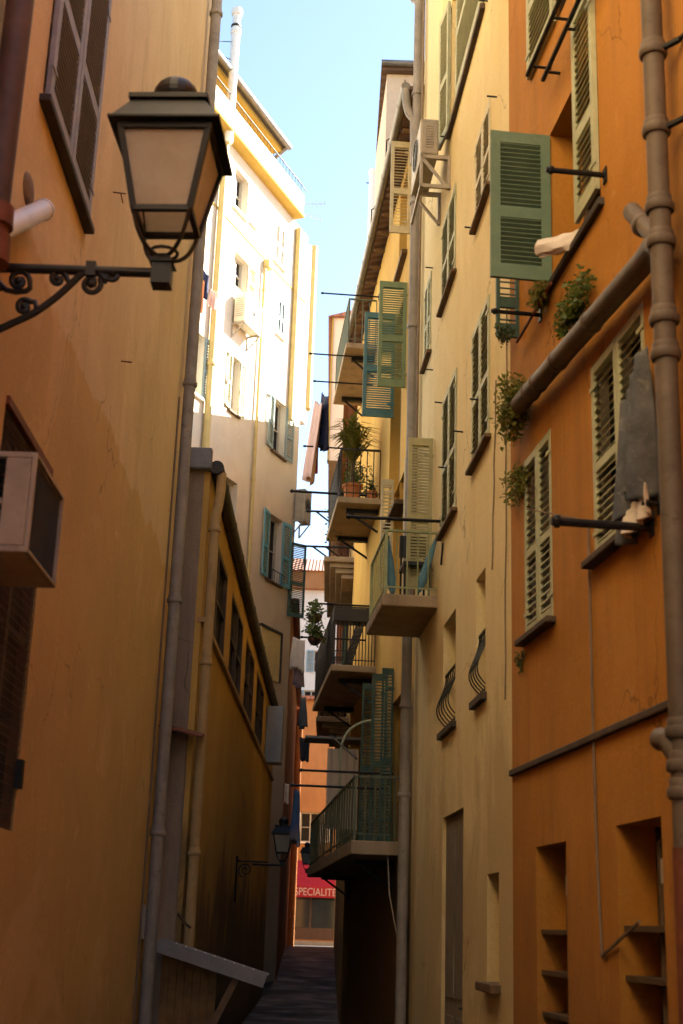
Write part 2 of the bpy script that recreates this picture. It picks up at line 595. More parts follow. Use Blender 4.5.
def wall_mesh(mb, W, u0, u1, z0, z1, holes, depth_body, mi=0):
    """front with openings (ua,ub,za,zb,depth,solid) + reveals + closed body"""
    us = sorted({u0, u1, *[h[0] for h in holes], *[h[1] for h in holes]})
    zs = sorted({z0, z1, *[h[2] for h in holes], *[h[3] for h in holes]})
    us = [u for u in us if u0 - 1e-6 <= u <= u1 + 1e-6]
    zs = [z for z in zs if z0 - 1e-6 <= z <= z1 + 1e-6]
    idx = {}
    vs, fs = [], []

    def V(u, z):
        k = (round(u, 5), round(z, 5))
        if k not in idx:
            idx[k] = len(vs)
            vs.append(W.pt(u, z))
        return idx[k]
    for i in range(len(us) - 1):
        for j in range(len(zs) - 1):
            cu, cz = (us[i] + us[i + 1]) / 2, (zs[j] + zs[j + 1]) / 2
            if any(h[0] < cu < h[1] and h[2] < cz < h[3] for h in holes):
                continue
            fs.append((V(us[i], zs[j]), V(us[i + 1], zs[j]), V(us[i + 1], zs[j + 1]), V(us[i], zs[j + 1])))
    mb.add(vs, fs, mi)
    for h in holes:
        a, b, c, d, dp = h[:5]
        for (p, q) in (((a, c), (b, c)), ((b, c), (b, d)), ((b, d), (a, d)), ((a, d), (a, c))):
            mb.quad(W.pt(*p), W.pt(*q), W.pt(*q, -dp), W.pt(*p, -dp), mi=mi)
        if len(h) > 5 and h[5]:
            mb.quad(W.pt(a, c, -dp), W.pt(b, c, -dp), W.pt(b, d, -dp), W.pt(a, d, -dp), mi=mi)
    D = -depth_body
    mb.quad(W.pt(u0, z0, D), W.pt(u1, z0, D), W.pt(u1, z1, D), W.pt(u0, z1, D), mi=mi)
    for u in (u0, u1):
        mb.quad(W.pt(u, z0), W.pt(u, z1), W.pt(u, z1, D), W.pt(u, z0, D), mi=mi)
    for z in (z0, z1):
        mb.quad(W.pt(u0, z), W.pt(u1, z), W.pt(u1, z, D), W.pt(u0, z, D), mi=mi)
    return mb


def shutter(parent, hinge, a, h, w, mat, n, pitch=.052, mid=.45, t=.032, tilt=38, name='shutter', label=None, stile=.06, solid=False, dw=None, slim=False):
    """louvred leaf: hinge = bottom hinge corner, a = direction of the leaf, n = its outer side"""
    a = Vector(a).normalized()
    n = Vector(n)
    n = (n - a * n.dot(a)).normalized()
    stile = min(stile, w * .16)
    mb = MB()
    hinge = Vector(hinge)
    T = (-t / 2, t / 2)
    mb.box(hinge, a, Z, n, (0, stile), (0, h), T)
    mb.box(hinge, a, Z, n, (w - stile, w), (0, h), T)
    rails = [(0, .11), (h * mid - .04, h * mid + .05), (h - .09, h)]
    if slim:
        rails = [(0, .07), (h * mid - .025, h * mid + .03), (h - .055, h)]
    T2 = (-t * .45, t * .45)
    for r in rails:
        mb.box(hinge, a, Z, n, (stile, w - stile), r, T2)
    ct, sn = math.cos(R_(tilt)), math.sin(R_(tilt))
    sd = n * ct - Z * sn      # outer edge low
    su = n * sn + Z * ct
    dpt = dw or t * .95
    for (z0, z1) in ((rails[0][1], rails[1][0]), (rails[1][1], rails[2][0])):
        k = max(1, int((z1 - z0) / pitch))
        st = (z1 - z0) / k
        for i in range(k):
            if solid:
                break
            o = hinge + Z * (z0 + st * (i + .5))
            mb.box(o, a, sd, su, (stile * .8, w - stile * .8), ((-dpt / 2 / ct * .9, dpt / 2 / ct * .9) if dw is None else (-dw / 2, dw / 2)), (-.004, .004))
    if solid:
        mb.box(hinge, a, Z, n, (stile, w - stile), (0.05, h - .05), (-t * .2, t * .2))
    # strap hinges
    for zz in (h * .12, h * .88):
        mb.box(hinge + Z * zz, a, Z, n, (-.015, .10), (-.015, .015), (t / 2, t / 2 + .006))
    o = mb.build(name, mat, parent)
    if label:
        o['label'] = label
    return o


def window(B, W, r, depth=.2, leaves=(), sill=None, frame='frame', sill_out=.08, glass='dark', name='window', bars=1, sill_h=.06, pane=True):
    """fills the opening r of wall W; leaves: (side, angle, material, dict)"""
    u0, u1, z0, z1 = r
    mb = MB()
    fw = min(.06, (u1 - u0) * .12)
    o = W.pt(0, 0, -depth)
    d, n = W.d, W.n
    mb.box(o, d, Z, n, (u0, u0 + fw), (z0, z1), (-.03, .03))
    mb.box(o, d, Z, n, (u1 - fw, u1), (z0, z1), (-.03, .03))
    mb.box(o, d, Z, n, (u0 + fw, u1 - fw), (z0, z0 + fw), (-.03, .03))
    mb.box(o, d, Z, n, (u0 + fw, u1 - fw), (z1 - fw, z1), (-.03, .03))
    um = (u0 + u1) / 2
    mb.box(o, d, Z, n, (um - fw * .5, um + fw * .5), (z0 + fw, z1 - fw), (-.025, .036))
    for k in range(bars):
        zz = z0 + (z1 - z0) * (k + 1) / (bars + 1)
        mb.box(o, d, Z, n, (u0 + fw, um - fw * .5), (zz - .015, zz + .015), (-.02, .02))
        mb.box(o, d, Z, n, (um + fw * .5, u1 - fw), (zz - .015, zz + .015), (-.02, .02))
    w = mb.build(name, frame, B)
    if pane:
        MB().box(o, d, Z, n, (u0 - .02, u1 + .02), (z0 - .02, z1 + .02), (-.06, -.035)).build('pane', glass, w)
    if sill:
        MB().box(W.pt(0, 0), d, Z, n, (u0 - .07, u1 + .07), (z0 - sill_h, z0 + .004), (-.1, sill_out)).build('sill', sill, w, bevel=.008)
    for lf in leaves:
        side, ang, mat = lf[:3]
        kw = dict(lf[3]) if len(lf) > 3 else {}
        wd = kw.pop('w', (u1 - u0) / 2 - .006)
        zt, zb = kw.pop('zt', z1 - .01), kw.pop('zb', z0 + .015)
        of = kw.pop('off', .004)
        ca, sa = math.cos(R_(ang)), math.sin(R_(ang))
        hu = u0 if side == 'near' else u1
        a = (d if side == 'near' else -d) * ca + n * sa
        nn = n * ca - (d if side == 'near' else -d) * sa
        if ang > 150:
            of = max(of, .03)
        shutter(w, W.pt(hu, zb, of), a, zt - zb, wd, mat, nn, **kw)
    return w


def downpipe(B, pts, r, mat, collars=(), name='drainpipe', collar_r=1.28, cw=.05, seg=14):
    o = MB().tube(pts, r, seg).build(name, mat, B, smooth=True)
    if collars:
        for c, ax in collars:
            c, ax = Vector(c), Vector(ax).normalized()
            ro = r * collar_r
            MB().tube([c - ax * cw / 2, c - ax * cw * .3, c + ax * cw * .3, c + ax * cw * .5, c + ax * cw * .52, c + ax * cw * 1.1, c + ax * cw * 1.2],
                      [ro * .9, ro, ro, ro * .92, ro * .86, ro * .86, ro * .8], seg).build('collar', mat, o, smooth=True)
    return o


def arc(p0, p1, p2, n=8):
    return [Vector(p0) * (1 - t) ** 2 + Vector(p1) * 2 * t * (1 - t) + Vector(p2) * t ** 2 for t in [i / n for i in range(n + 1)]]


# ------------------------------------------------------------------ layout of the facades
tL = bear(320)
WL = Wall((-1.85, 0), (tL, 1), 1)
bE = bear(145)
YL = 1.85 / (tL - bE)                       # far end of the left wall
tO = bear(165)
O0 = 6.5 * bear(690) - tO * 6.5
bJ = bear(513)
YJ = O0 / (bJ - tO)                         # joint orange / cream
WO = Wall((O0, 0), (tO, 1), -1)
tC = bear(240)
J = Vector((bJ * YJ, YJ, 0))
WC = Wall(J, (tC, 1), -1)
bP = bear(410)
YP = (J.x - tC * YJ) / (bP - tC)            # joint cream / yellow
P = Vector((bP * YP, YP, 0))
tY = bear(215)
WY = Wall(P, (tY, 1), -1)
bYE = bear(343)
YYE = (P.x - tY * YP) / (bYE - tY)
YE = Vector((bYE * YYE, YYE, 0))
R2E = Vector((bear(334) * 56.2, 56.2, 0))
WR2 = Wall(YE, R2E - YE, -1)
YB = YL + .35                               # return wall of the low building
xB = bear(181) * YB
tB = bear(338)
WB = Wall((xB, YB), (tB, 1), 1)
YBE = 33.0
WBR = Wall((xB - 1.2, YB), (1, 0), 1)       # faces the camera
TE = Vector((bear(277) * 37, 37, 0))
tT = bear(900)
TN = TE - Vector((tT, 1, 0)) * 12.5
WT = Wall(TN, (tT, 1), 1)
uTE = (TE - TN).length
print('YL %.2f YJ %.2f YP %.2f YYE %.2f J %s P %s YE %s xB %.2f TN %s' % (YL, YJ, YP, YYE, J, P, YE, xB, TN))


def dbg(n, r):
    print(n, ['%.2f' % x for x in r])
    return r


HL, HO = 14.5, 10.6
LB0, OB0 = -14.0, -14.0
# ------------------------------------------------------------------ ground
def gz(y):
    if y < 24:
        return 0.0
    if y < 56:
        t = (y - 24) / 32
        return 1.05 * t * t * (3 - 2 * t)
    return 1.05


mb = MB()
ys = [-400, -20, 0, 12, 20] + [24 + 2 * i for i in range(17)] + [62, 70, 120, 900]
xs = [-500, -40, -8, -4, 4, 8, 40, 500]
vs = [(x, y, gz(y)) for y in ys for x in xs]
fs = [(j * len(xs) + i, j * len(xs) + i + 1, (j + 1) * len(xs) + i + 1, (j + 1) * len(xs) + i) for j in range(len(ys) - 1) for i in range(len(xs) - 1)]
mb.add(vs, fs)
tag(mb.build('ground', 'paving', recalc=False, base=(0, 0, 0)), kind='structure')
mb = MB().add([(-30, 56.6, 1.054), (30, 56.6, 1.054), (30, 60.2, 1.054), (-30, 60.2, 1.054)], [(0, 1, 2, 3)])
tag(mb.build('street', 'asphalt', recalc=False), kind='structure')
mb = MB().box((0, 0, 0), Vector((1, 0, 0)), Vector((0, 1, 0)), Z, (-30, 30), (60.2, 60.5), (.9, 1.2)).box((0, 0, 0), Vector((1, 0, 0)), Vector((0, 1, 0)), Z, (-30, 30), (60.5, 61.9), (.9, 1.19))
tag(mb.build('pavement', 'paleblock', bevel=.02), kind='structure')

# ------------------------------------------------------------------ LEFT OCHRE BUILDING
B = thing('ochre_building', 'ochre plaster house filling the left edge with an air conditioner and grey closed shutters', 'building', (-1.85, 0, 0))
holes = []
u0, z0 = WL.uz(42, 100)
u1, _ = WL.uz(84, 220)
rL1 = (u0, u1, z0, z0 + 1.95)
uA, zA = WL.uz(26, 700)[0], WL.uz(51, 476)[1]
_, zA0 = WL.uz(14, 832)
rL2 = (uA - 1.25, uA, zA0, zA)
print('L1', rL1, 'L2', rL2)
holes = [(*rL1, .16), (*rL2, .05)]
mb = MB()
wall_mesh(mb, WL, LB0, YL, -.3, HL, holes, 7)
mb.build('wall', 'L', B)
window(B, WL, rL1, .16, [('near', 0, 'greyblue', dict(off=.03, mid=.42, stile=.085, pitch=.045)), ('far', 0, 'greyblue', dict(off=.03, mid=.42, stile=.085, pitch=.045))], 'slate', sill_out=.07, sill_h=.045)
w = window(B, WL, rL2, .045, [], None, 'darkframe', pane=True, glass='dark')
# insect screen: fine wire grid
mb = MB()
k = 26
for i in range(k + 1):
    u = rL2[0] + (rL2[1] - rL2[0]) * i / k
    mb.tube([WL.pt(u, rL2[2], -.008), WL.pt(u, rL2[3], -.008)], .0025, 4)
k = 44
for i in range(k + 1):
    z = rL2[2] + (rL2[3] - rL2[2]) * i / k
    mb.tube([WL.pt(rL2[0], z, -.008), WL.pt(rL2[1], z, -.008)], .0025, 4)
mb.build('screen', 'darkframe', w)
MB().box(WL.pt(0, 0), WL.d, Z, WL.n, (rL2[0], rL2[1] + .03), (rL2[3] - .02, rL2[3] + .03), (-.05, .02)).build('lintel', 'rust_red', w)
MB().box(WL.pt(0, 0), WL.d, Z, WL.n, (rL2[1] - .06, rL2[1] + .015), (rL2[2] + .25, rL2[2] + .42), (-.03, .03)).build('latch', 'iron', w)
# drainpipe at the far corner
uP = YL - .38
zs_ = [WL.uz(x, y)[1] for x, y in ((214, 67), (187, 410), (170, 612), (157, 838))]
downpipe(B, [WL.pt(uP, -.2, .11), WL.pt(uP, HL, .11)], .068, 'pipe_grey', [(WL.pt(uP, z, .11), Z) for z in zs_], cw=.055)
MB().tube([WL.pt(uP - .13, .5, .015), WL.pt(uP - .13, 5.4, .015), WL.pt(uP - .1, 7.5, .012)], .012, 6).build('cable', 'cable', B)
u, z = WL.uz(142, 922)
MB().box(WL.pt(u, z), WL.d, Z, WL.n, (-.09, .09), (-.17, .17), (0.003, .09)).build('junction_box', 'acw', B, bevel=.01)
# brown pipe near the frame edge and the white flue
uB, zBr = WL.uz(-8, 232, .10)
MB().tube([WL.pt(uB, zBr + .02, .10), WL.pt(uB, 13.4, .10)], .072, 14).build('downpipe', 'dark_brown', B, smooth=True)
MB().tube([WL.pt(uB, zBr - .17, .10), WL.pt(uB, zBr - .02, .10), WL.pt(uB, zBr - .01, .10), WL.pt(uB, zBr + .02, .10), WL.pt(uB, zBr + .03, .10), WL.pt(uB, zBr + .14, .10)], [.10, .095, .08, .08, .10, .095], 16).build('pipe_socket', 'rust_red', B, smooth=True)
uF, zF = WL.uz(43, 210, .09)
pA, pB = WL.pt(uF, zF, .09), WL.pt(uB, zBr - .01, .10)
dr = (pB - pA).normalized()
mb = MB().tube([pA - dr * .015, pA + dr * .015, pA + dr * .016, pB], [.066, .066, .060, .060], 18)
mb.build('flue_pipe', 'pipe_white', B, smooth=True)
MB().ellips(WL.pt(uF - .05, zF + .10, .0), .03, .12, .10).build('flue_collar', 'cable', B, smooth=True)
for px, py, L, leg in ((113, 192, .10, True), (121, 361, .09, False)):
    u, z = WL.uz(px, py)
    mb = MB().tube([WL.pt(u, z, -.02), WL.pt(u + .02, z, L)], .006, 6)
    if leg:
        mb.tube([WL.pt(u + .01, z + .0, L * .6), WL.pt(u + .03, z - .08, L * .8)], .006, 6)
    mb.build('wall_hook', 'rust_red', B)

# air conditioner in the left window
uN, zT = WL.offz(35, 452, 0), 0
oA = .42


def wall_box_ac(W, c_near_top_px, far_px, near_bot_px, off):
    ua, zt = W.uz(*c_near_top_px, off)
    ub, _ = W.uz(*far_px, off)
    _, zb = W.uz(*near_bot_px, off)
    return min(ua, ub), max(ua, ub), zb, zt


a0, a1, a2, a3 = wall_box_ac(WL, (35, 452), (61, 505), (22, 549), .43)
print('AC', a0, a1, a2, a3)
AC = thing('air_conditioner', 'weathered box air conditioner jutting from the dark screened window at left', 'air conditioner', WL.pt((a0 + a1) / 2, a2, .2), 'air conditioners on the walls')
d, n, o0 = WL.d, WL.n, WL.pt(0, 0)
mb = MB()
mb.box(o0, d, Z, n, (a0, a1), (a3 - .03, a3), (-.12, .43))
mb.box(o0, d, Z, n, (a0, a1), (a2, a2 + .03), (-.12, .43))
mb.box(o0, d, Z, n, (a0, a0 + .02), (a2 + .03, a3 - .03), (.30, .42))
mb.box(o0, d, Z, n, (a0, a0 + .02), (a2 + .03, a3 - .03), (-.10, .0))
mb.box(o0, d, Z, n, (a1 - .02, a1), (a2 + .03, a3 - .03), (-.10, .42))
for e in (a0, a1 - .02):
    mb.box(o0, d, Z, n, (e, e + .02), (a2, a3), (.42, .445))
mb.box(o0, d, Z, n, (a0 + .02, a1 - .02), (a3 - .022, a3), (.43, .445))
mb.box(o0, d, Z, n, (a0 + .02, a1 - .02), (a2, a2 + .022), (.43, .445))
mb.build('casing', 'acw', AC, bevel=.006)
mb = MB()
for i in range(13):
    z = a2 + .05 + (a3 - a2 - .1) * i / 12
    if i == 6:
        mb.box(o0, d, Z, n, (a0 - .004, a0 + .02), (z - .012, z + .012), (.0, .30), 1)
        continue
    mb.box(o0 + Z * z, d, (Z * .8 - d * .6).normalized(), n, (a0 + .002, a0 + .012), (-.012, .012), (.0, .30))
mb.build('grille', ['iron', 'acw'], AC)
mb = MB().box(o0, d, Z, n, (a0 + .02, a1 - .02), (a2 + .03, a3 - .03), (.40, .418))
k = 34
for i in range(k):
    u = a0 + .03 + (a1 - a0 - .06) * i / (k - 1)
    mb.box(o0, d, Z, n, (u - .002, u + .002), (a2 + .03, a3 - .03), (.418, .428))
mb.build('coil', 'acdark', AC)
MB().box(o0, d, Z, n, (a0 + .025, a1 - .025), (a2 + .035, a3 - .035), (-.09, .0)).build('interior', 'dark', AC)
MB().tube([WL.pt(a1 - .05, a3 + .005, .40), WL.pt(a1 - .06, a3 + .05, .15), WL.pt(a1 - .03, a3 + .1, .02)], .012, 6).build('cable', 'rust_red', AC)

# ------------------------------------------------------------------ ORANGE BUILDING
B = thing('orange_building', 'orange plaster house at right with a thick drainpipe, belt line and pale louvred shutters', 'building', (O0, 0, 0))
rO1 = WO.rect((590, 5), (531, 79))
u0, z0 = WO.uz(552, 284)
u1, zt = WO.uz(552, 131)
u2, _ = WO.uz(600, 168)
rO2 = (u2, u0, z0, zt)
uo1, zo1 = WO.uz(531, 82)
uo1n, _ = WO.uz(588, 5)
rO1 = (uo1n, uo1, zo1, zo1 + 1.6)
rO4 = WO.rect((643, 300), (596, 560))
rO4 = (rO4[0], rO4[1], WO.uz(597, 560)[1], WO.uz(643, 300)[1])
rO5 = (WO.uz(552, 520)[0], WO.uz(525, 520)[0], WO.uz(526, 640)[1], WO.uz(547, 432)[1])
a = WO.uz(566, 841)
b = WO.uz(536, 850)
rO6 = (a[0], b[0], .5, a[1])
a = WO.uz(661, 816)
b = WO.uz(616, 826)
rO7 = (a[0], b[0], .5, a[1])
for nme, r in (('O1', rO1), ('O2', rO2), ('O4', rO4), ('O5', rO5), ('O6', rO6), ('O7', rO7)):
    dbg(nme, r)
mb = MB()
wall_mesh(mb, WO, OB0, YJ / WO.d.y, -.3, HO, [(*rO1, .3), (*rO2, .3), (*rO4, .07), (*rO5, .07), (*rO6, .29), (*rO7, .31)], 8)
mb.build('wall', 'O', B)
window(B, WO, rO1, .27, [('far', 0, 'palegreen', dict(off=.02, mid=.38, pitch=.055, tilt=50, dw=.036))], None, 'darkframe')
oo2, _ = WO.offz(491, 290, rO2[1])
window(B, WO, rO2, .27, [('far', 90, 'green', dict(w=oo2, mid=.44, stile=.07, pitch=.036, tilt=34, label='sage green shutter swung open at right angles to the orange wall')),
                         ('near', 0, 'palegreen', dict(w=(rO2[1] - rO2[0]) * .40, off=.02, zt=rO2[3] + .5, zb=rO2[2] + .1, mid=.38, pitch=.055, tilt=50, dw=.036, label='pale green shutter leaf almost closed'))], 'slate', 'darkframe', sill_out=.04, sill_h=.05)
window(B, WO, rO4, .06, [('near', 0, 'palegreen', dict(off=-.01, pitch=.050, tilt=52, dw=.031, stile=.042, slim=True)), ('far', 0, 'palegreen', dict(off=-.01, pitch=.050, tilt=52, dw=.031, stile=.042, slim=True))], 'sill', sill_out=.075, sill_h=.04)
window(B, WO, rO5, .06, [('near', 0, 'palegreen', dict(off=-.01, pitch=.050, tilt=52, dw=.031, stile=.042, slim=True)), ('far', 0, 'palegreen', dict(off=-.01, pitch=.050, tilt=52, dw=.031, stile=.042, slim=True))], 'sill', sill_out=.07, sill_h=.04)
for r in (rO6, rO7):
    w = window(B, WO, r, .25, [], None, 'darkframe', bars=0, glass='dark')
    mb = MB()
    n_ = 7
    for i in range(n_):
        z = r[3] - .55 - i * .25
        if z < r[2]:
            break
        mb.box(WO.pt(0, 0), WO.d, Z, WO.n, (r[0] + .01, r[0] + .75), (z, z + .03), (-.20, -.03))
    mb.tube([WO.pt(r[0] + .3, r[2], -.1), WO.pt(r[0] + .3, r[3] - .1, -.1)], .018, 8)
    mb.tube([WO.pt(r[0] + .14, r[2], -.1), WO.pt(r[0] + .14, r[3] - .1, -.1)], .018, 8)
    mb.build('grille', 'darkframe', w)
    MB().box(WO.pt(0, 0), WO.d, Z, WO.n, (r[0] + .03, r[0] + .09), (r[3] - .32, r[3] - .2), (-.12, -.02)).build('bracket', 'acw', w)
# dark green leaf of a hidden window, standing out below the big green shutter
u_, z_ = WO.uz(519, 338)
of_, zt_ = WO.offz(496, 285, u_)
shutter(B, WO.pt(u_, z_, .0), WO.n, zt_ - z_ + .2, of_, 'dkgreen', WO.d * -1, label='small dark green shutter standing out below the sage green one')
# belt line
u0, z0 = WO.uz(516, 777)
u1, z1 = WO.uz(664, 702)
MB().box(WO.pt(0, 0), WO.d, Z, WO.n, (4.0, YJ / WO.d.y - .01), ((z0 + z1) / 2 - .02, (z0 + z1) / 2 + .025), (-.05, .03)).build('belt_course', 'sill', B, bevel=.008)
# main soil pipe
uM, _ = WO.uz(671, 480, .12)
rM = .056
zJ = WO.uz(655, 240, .12)[1]
zB_ = WO.uz(680, 856, .12)[1]
cl = [WO.uz(*p, .12)[1] for p in ((647, 64), (651, 140), (654, 216), (658, 247), (664, 320), (666, 355), (676, 735), (677, 768), (678, 795))]
downpipe(B, [WO.pt(uM, zB_, .12), WO.pt(uM, HO, .12)], rM, 'pipe_brown', [(WO.pt(uM, z, .12), Z) for z in cl], 'soil_pipe', 1.36, .055, 18)
MB().tube([WO.pt(uM, -.2, .12), WO.pt(uM, zB_ + .03, .12)], rM * 1.12, 16).build('pipe_base', 'rust_red', B, smooth=True)
mb = MB()
zl = cl[0]
mb.tube([WO.pt(uM - .1, zl, .03), WO.pt(uM - .18, zl + .02, .0)], .012, 6)
mb.tube([WO.pt(uM, zl, .12), WO.pt(uM - .14, zl, .02)], .02, 6)
mb.tube([WO.pt(uM, cl[1], .12), WO.pt(uM - .14, cl[1], .02)], .02, 6)
mb.build('pipe_bracket', 'iron', B)
# sloping branch pipe that ends open
uS, zS = WO.uz(519, 405, .10)
pts = [WO.pt(uM, zJ - .08, .12), WO.pt(uM + .10, zJ - .02, .11), WO.pt(uM + .3, zJ - .02 + (zS - zJ) * .06, .10), WO.pt(uS, zS, .10)]
mb = MB().tube(pts, [.07, .07, .066, .066], 16)
for t in (.35, .62, .8, .88):
    c = pts[2].lerp(pts[3], t)
    mb.ring(c, pts[3] - pts[2], .073, .05, 16)
mb.build('branch_pipe', 'pipe_brown', B, smooth=True)
u_, z_ = WO.uz(634, 215, .12)
mb = MB().tube([WO.pt(uM, zJ - .06, .12), WO.pt(u_, z_ + .02, .13)], .052, 16)
mb.ring(WO.pt(uM, zJ - .06, .12).lerp(WO.pt(u_, z_, .13), .6), WO.pt(u_, z_, .13) - WO.pt(uM, zJ, .12), .064, .05, 16)
mb.build('pipe_stub', 'pipe_brown', B, smooth=True)
u_, z_ = WO.uz(658, 748, .12)
MB().tube([WO.pt(uM, z_ - .10, .12), WO.pt(uM + .05, z_, .16), WO.pt(uM + .16, z_ + .02, .16)], .056, 16).build('pipe_elbow', 'pipe_brown', B, smooth=True)
# cables
u_, z_ = WO.uz(590, 523)
_, z2 = WO.uz(599, 840)
u3, z3 = WO.uz(604, 956)
mb = MB()
mb.tube([WO.pt(u_, z_, .012), WO.pt(u_, z2 + .8, .012), WO.pt(u_ - .02, z2, .012), WO.pt(u3, z3, .012)], .008, 5)
u4, z4 = WO.uz(645, 922)
mb.tube([WO.pt(u3, z3, .012), WO.pt(u4, z4, .03)], .010, 5)
u5, z5 = WO.uz(552, 518)
mb.tube([WO.pt(u_, z_, .012), WO.pt(u_ + .1, z_ + .05, .02), WO.pt(u5 - .1, z5 + .02, .2)], .005, 5)
mb.build('cable', 'cable', B)
# rail pair under the top window
mb = MB()
for k, (p, q) in enumerate((((583, 0), (543, 80)), ((578, -8), (534, 76)))):
    ua_, za_ = WO.uz(*q, .10)
    ub_, _ = WO.uz(*p, .10)
    mb.tube([WO.pt(ub_ - .5, za_, .10 + .05 * k), WO.pt(ua_, za_, .10 + .05 * k)], .018, 8)
    for t in (.1, .6):
        mb.tube([WO.pt(ua_ + (ub_ - ua_) * t, za_, .10 + .05 * k), WO.pt(ua_ + (ub_ - ua_) * t, za_, 0)], .012, 6)
mb.build('rail', 'iron', B)
ua_, za_ = WO.uz(551, 283, .06)
ub_, _ = WO.uz(517, 338, .06)
MB().tube([WO.pt(ua_, za_, .06), WO.pt(ub_, za_ - .02, .06)], .012, 6).build('rod', 'rust_red', B)

# ------------------------------------------------------------------ CREAM BUILDING
B = thing('cream_building', 'cream yellow house in the right middle with a grey door and two belly grilles', 'building', J)
LC = (P - J).length


def RC(nx, fx, ytop_n, ybot_n):
    u1, zt = WC.uz(nx, ytop_n)
    _, zb = WC.uz(nx, ybot_n)
    u2, _ = WC.uz(fx, (ytop_n + ybot_n) / 2 + 15)
    return (u1, u2, zb, zt)


uc, zc = WC.uz(451, 132)
ucn, _ = WC.uz(484, 14)
rC1 = (ucn, uc, zc, zc + 1.75)
rC2 = RC(491, 476.5, 97.5, 185)
rC3 = RC(456.5, 443, 182, 269)
rC4 = RC(432, 425.5, 270, 348)
rC5 = RC(490, 473, 293, 436)
rC6 = RC(457.3, 443, 366.5, 507)
rC7 = RC(456, 443, 608, 721)
rC8 = RC(485.5, 476, 567, 693)
rC9 = (WC.uz(463, 900)[0], WC.uz(442, 900)[0], .02, WC.uz(462, 808)[1])
rC10 = (WC.uz(499, 930)[0], WC.uz(487, 930)[0], WC.uz(499, 985)[1], WC.uz(499, 872)[1])
Cs = dict(C1=rC1, C2=rC2, C3=rC3, C4=rC4, C5=rC5, C6=rC6, C7=rC7, C8=rC8, C9=rC9, C10=rC10)
for k_, r in Cs.items():
    dbg(k_, r)
mb = MB()
wall_mesh(mb, WC, 0.004, LC, -.3, 14.6, [(*r, .32 if k_ in ('C7', 'C8', 'C10') else .06 if k_ == 'C9' else .2 if k_ == 'C1' else .08) for k_, r in Cs.items()], 8)
mb.build('wall', 'C', B)
sh = lambda m: [('near', 0, m, dict(off=0.0, pitch=.054, tilt=52, dw=.033, stile=.042, slim=True)), ('far', 0, m, dict(off=0.0, pitch=.054, tilt=52, dw=.033, stile=.042, slim=True))]
window(B, WC, rC1, .18, [('near', 0, 'palegreen', dict(off=.03, w=(rC1[1] - rC1[0]) * .72)), ('far', 174, 'palegreen', dict(off=.03, w=.42))], 'sill', sill_out=.05)
for r, m in ((rC2, 'cream_sh'), (rC3, 'palegreen'), (rC4, 'palegreen'), (rC5, 'palegreen'), (rC6, 'palegreen')):
    window(B, WC, r, .07, sh(m), 'sillC', sill_out=.06, sill_h=.035)


def belly(W, r, w, bulge=.095):
    mb = MB()
    hh = r[3] - r[2]
    nb = max(4, int((r[1] - r[0]) / .14))
    for i in range(nb + 1):
        u = r[0] + .03 + (r[1] - r[0] - .06) * i / nb
        pts = []
        for k in range(13):
            t = k / 12
            z = r[2] + .06 + hh * .47 * t
            of = -.03 + bulge * math.sin(math.pi * (1 - t) ** 1.9)
            pts.append(W.pt(u, z, of))
        mb.tube(pts, .0065, 6)
    for z in (r[2] + .06, r[2] + .06 + hh * .47):
        mb.box(W.pt(0, 0), W.d, Z, W.n, (r[0], r[1]), (z - .012, z + .012), (-.04, -.02))
    mb.build('belly_grille', 'iron', w)


for r in (rC7, rC8):
    w = window(B, WC, r, .3, [], 'sill', sill_out=.05, sill_h=.06)
    belly(WC, r, w)
window(B, WC, rC10, .3, [], 'sillC', bars=2)
# grey door
mb = MB().box(WC.pt(0, 0), WC.d, Z, WC.n, (rC9[0] - .01, rC9[1] + .01), (rC9[2] - .01, rC9[3] + .01), (-.10, -.035))
um_ = (rC9[0] + rC9[1]) / 2
for (ua, ub) in ((rC9[0] + .1, um_ - .06), (um_ + .06, rC9[1] - .1)):
    for (za, zb) in ((.25, 1.0), (1.15, rC9[3] - .15)):
        mb.box(WC.pt(0, 0), WC.d, Z, WC.n, (ua, ub), (za, zb), (-.035, -.025))
dr_ = mb.build('door', 'doorgrey', B, bevel=.006)
MB().tube([WC.pt(rC9[0] + .08, 1.1, -.05), WC.pt(rC9[0] + .08, 1.1, .0), WC.pt(rC9[0] + .17, 1.1, .0)], .012, 8).build('handle', 'iron', dr_)
# eave, gutter and the pipe at the joint
mb = MB()
q = [WC.pt(-.2, 14.6, .22), WC.pt(LC + .05, 14.6, .22), WC.pt(LC + .05, 16.9, -4), WC.pt(-.2, 16.9, -4), WC.pt(LC + .05, 14.6, -8.2), WC.pt(-.2, 14.6, -8.2)]
mb.add(q, [(0, 1, 2, 3), (3, 2, 4, 5), (0, 3, 5), (1, 4, 2), (0, 5, 4, 1)])
mb.build('roof', 'darktile', B)
zg = 14.5
mb = MB().tube([WC.pt(0, zg, .30), WC.pt(LC + .1, zg, .30)], .075, 12)
mb.build('gutter', 'pipe_grey', B, smooth=True)
uq = LC - .08
pts = arc(WC.pt(LC + .02, zg - .05, .30), WC.pt(LC, zg - .35, .28), WC.pt(uq, zg - .55, .10), 6) + [WC.pt(uq, -.2, .10)]
zs_ = [WC.uz(420, y)[1] for y in (30, 116, 215, 330, 700, 790)]
downpipe(B, pts, .062, 'pipe_grey', [(WC.pt(uq, z, .10), Z) for z in zs_], cw=.05)
MB().tube([WC.pt(uq - .17, 5, .05), WC.pt(uq - .17, 14.0, .05)], .016, 8).build('conduit', 'cable', B)
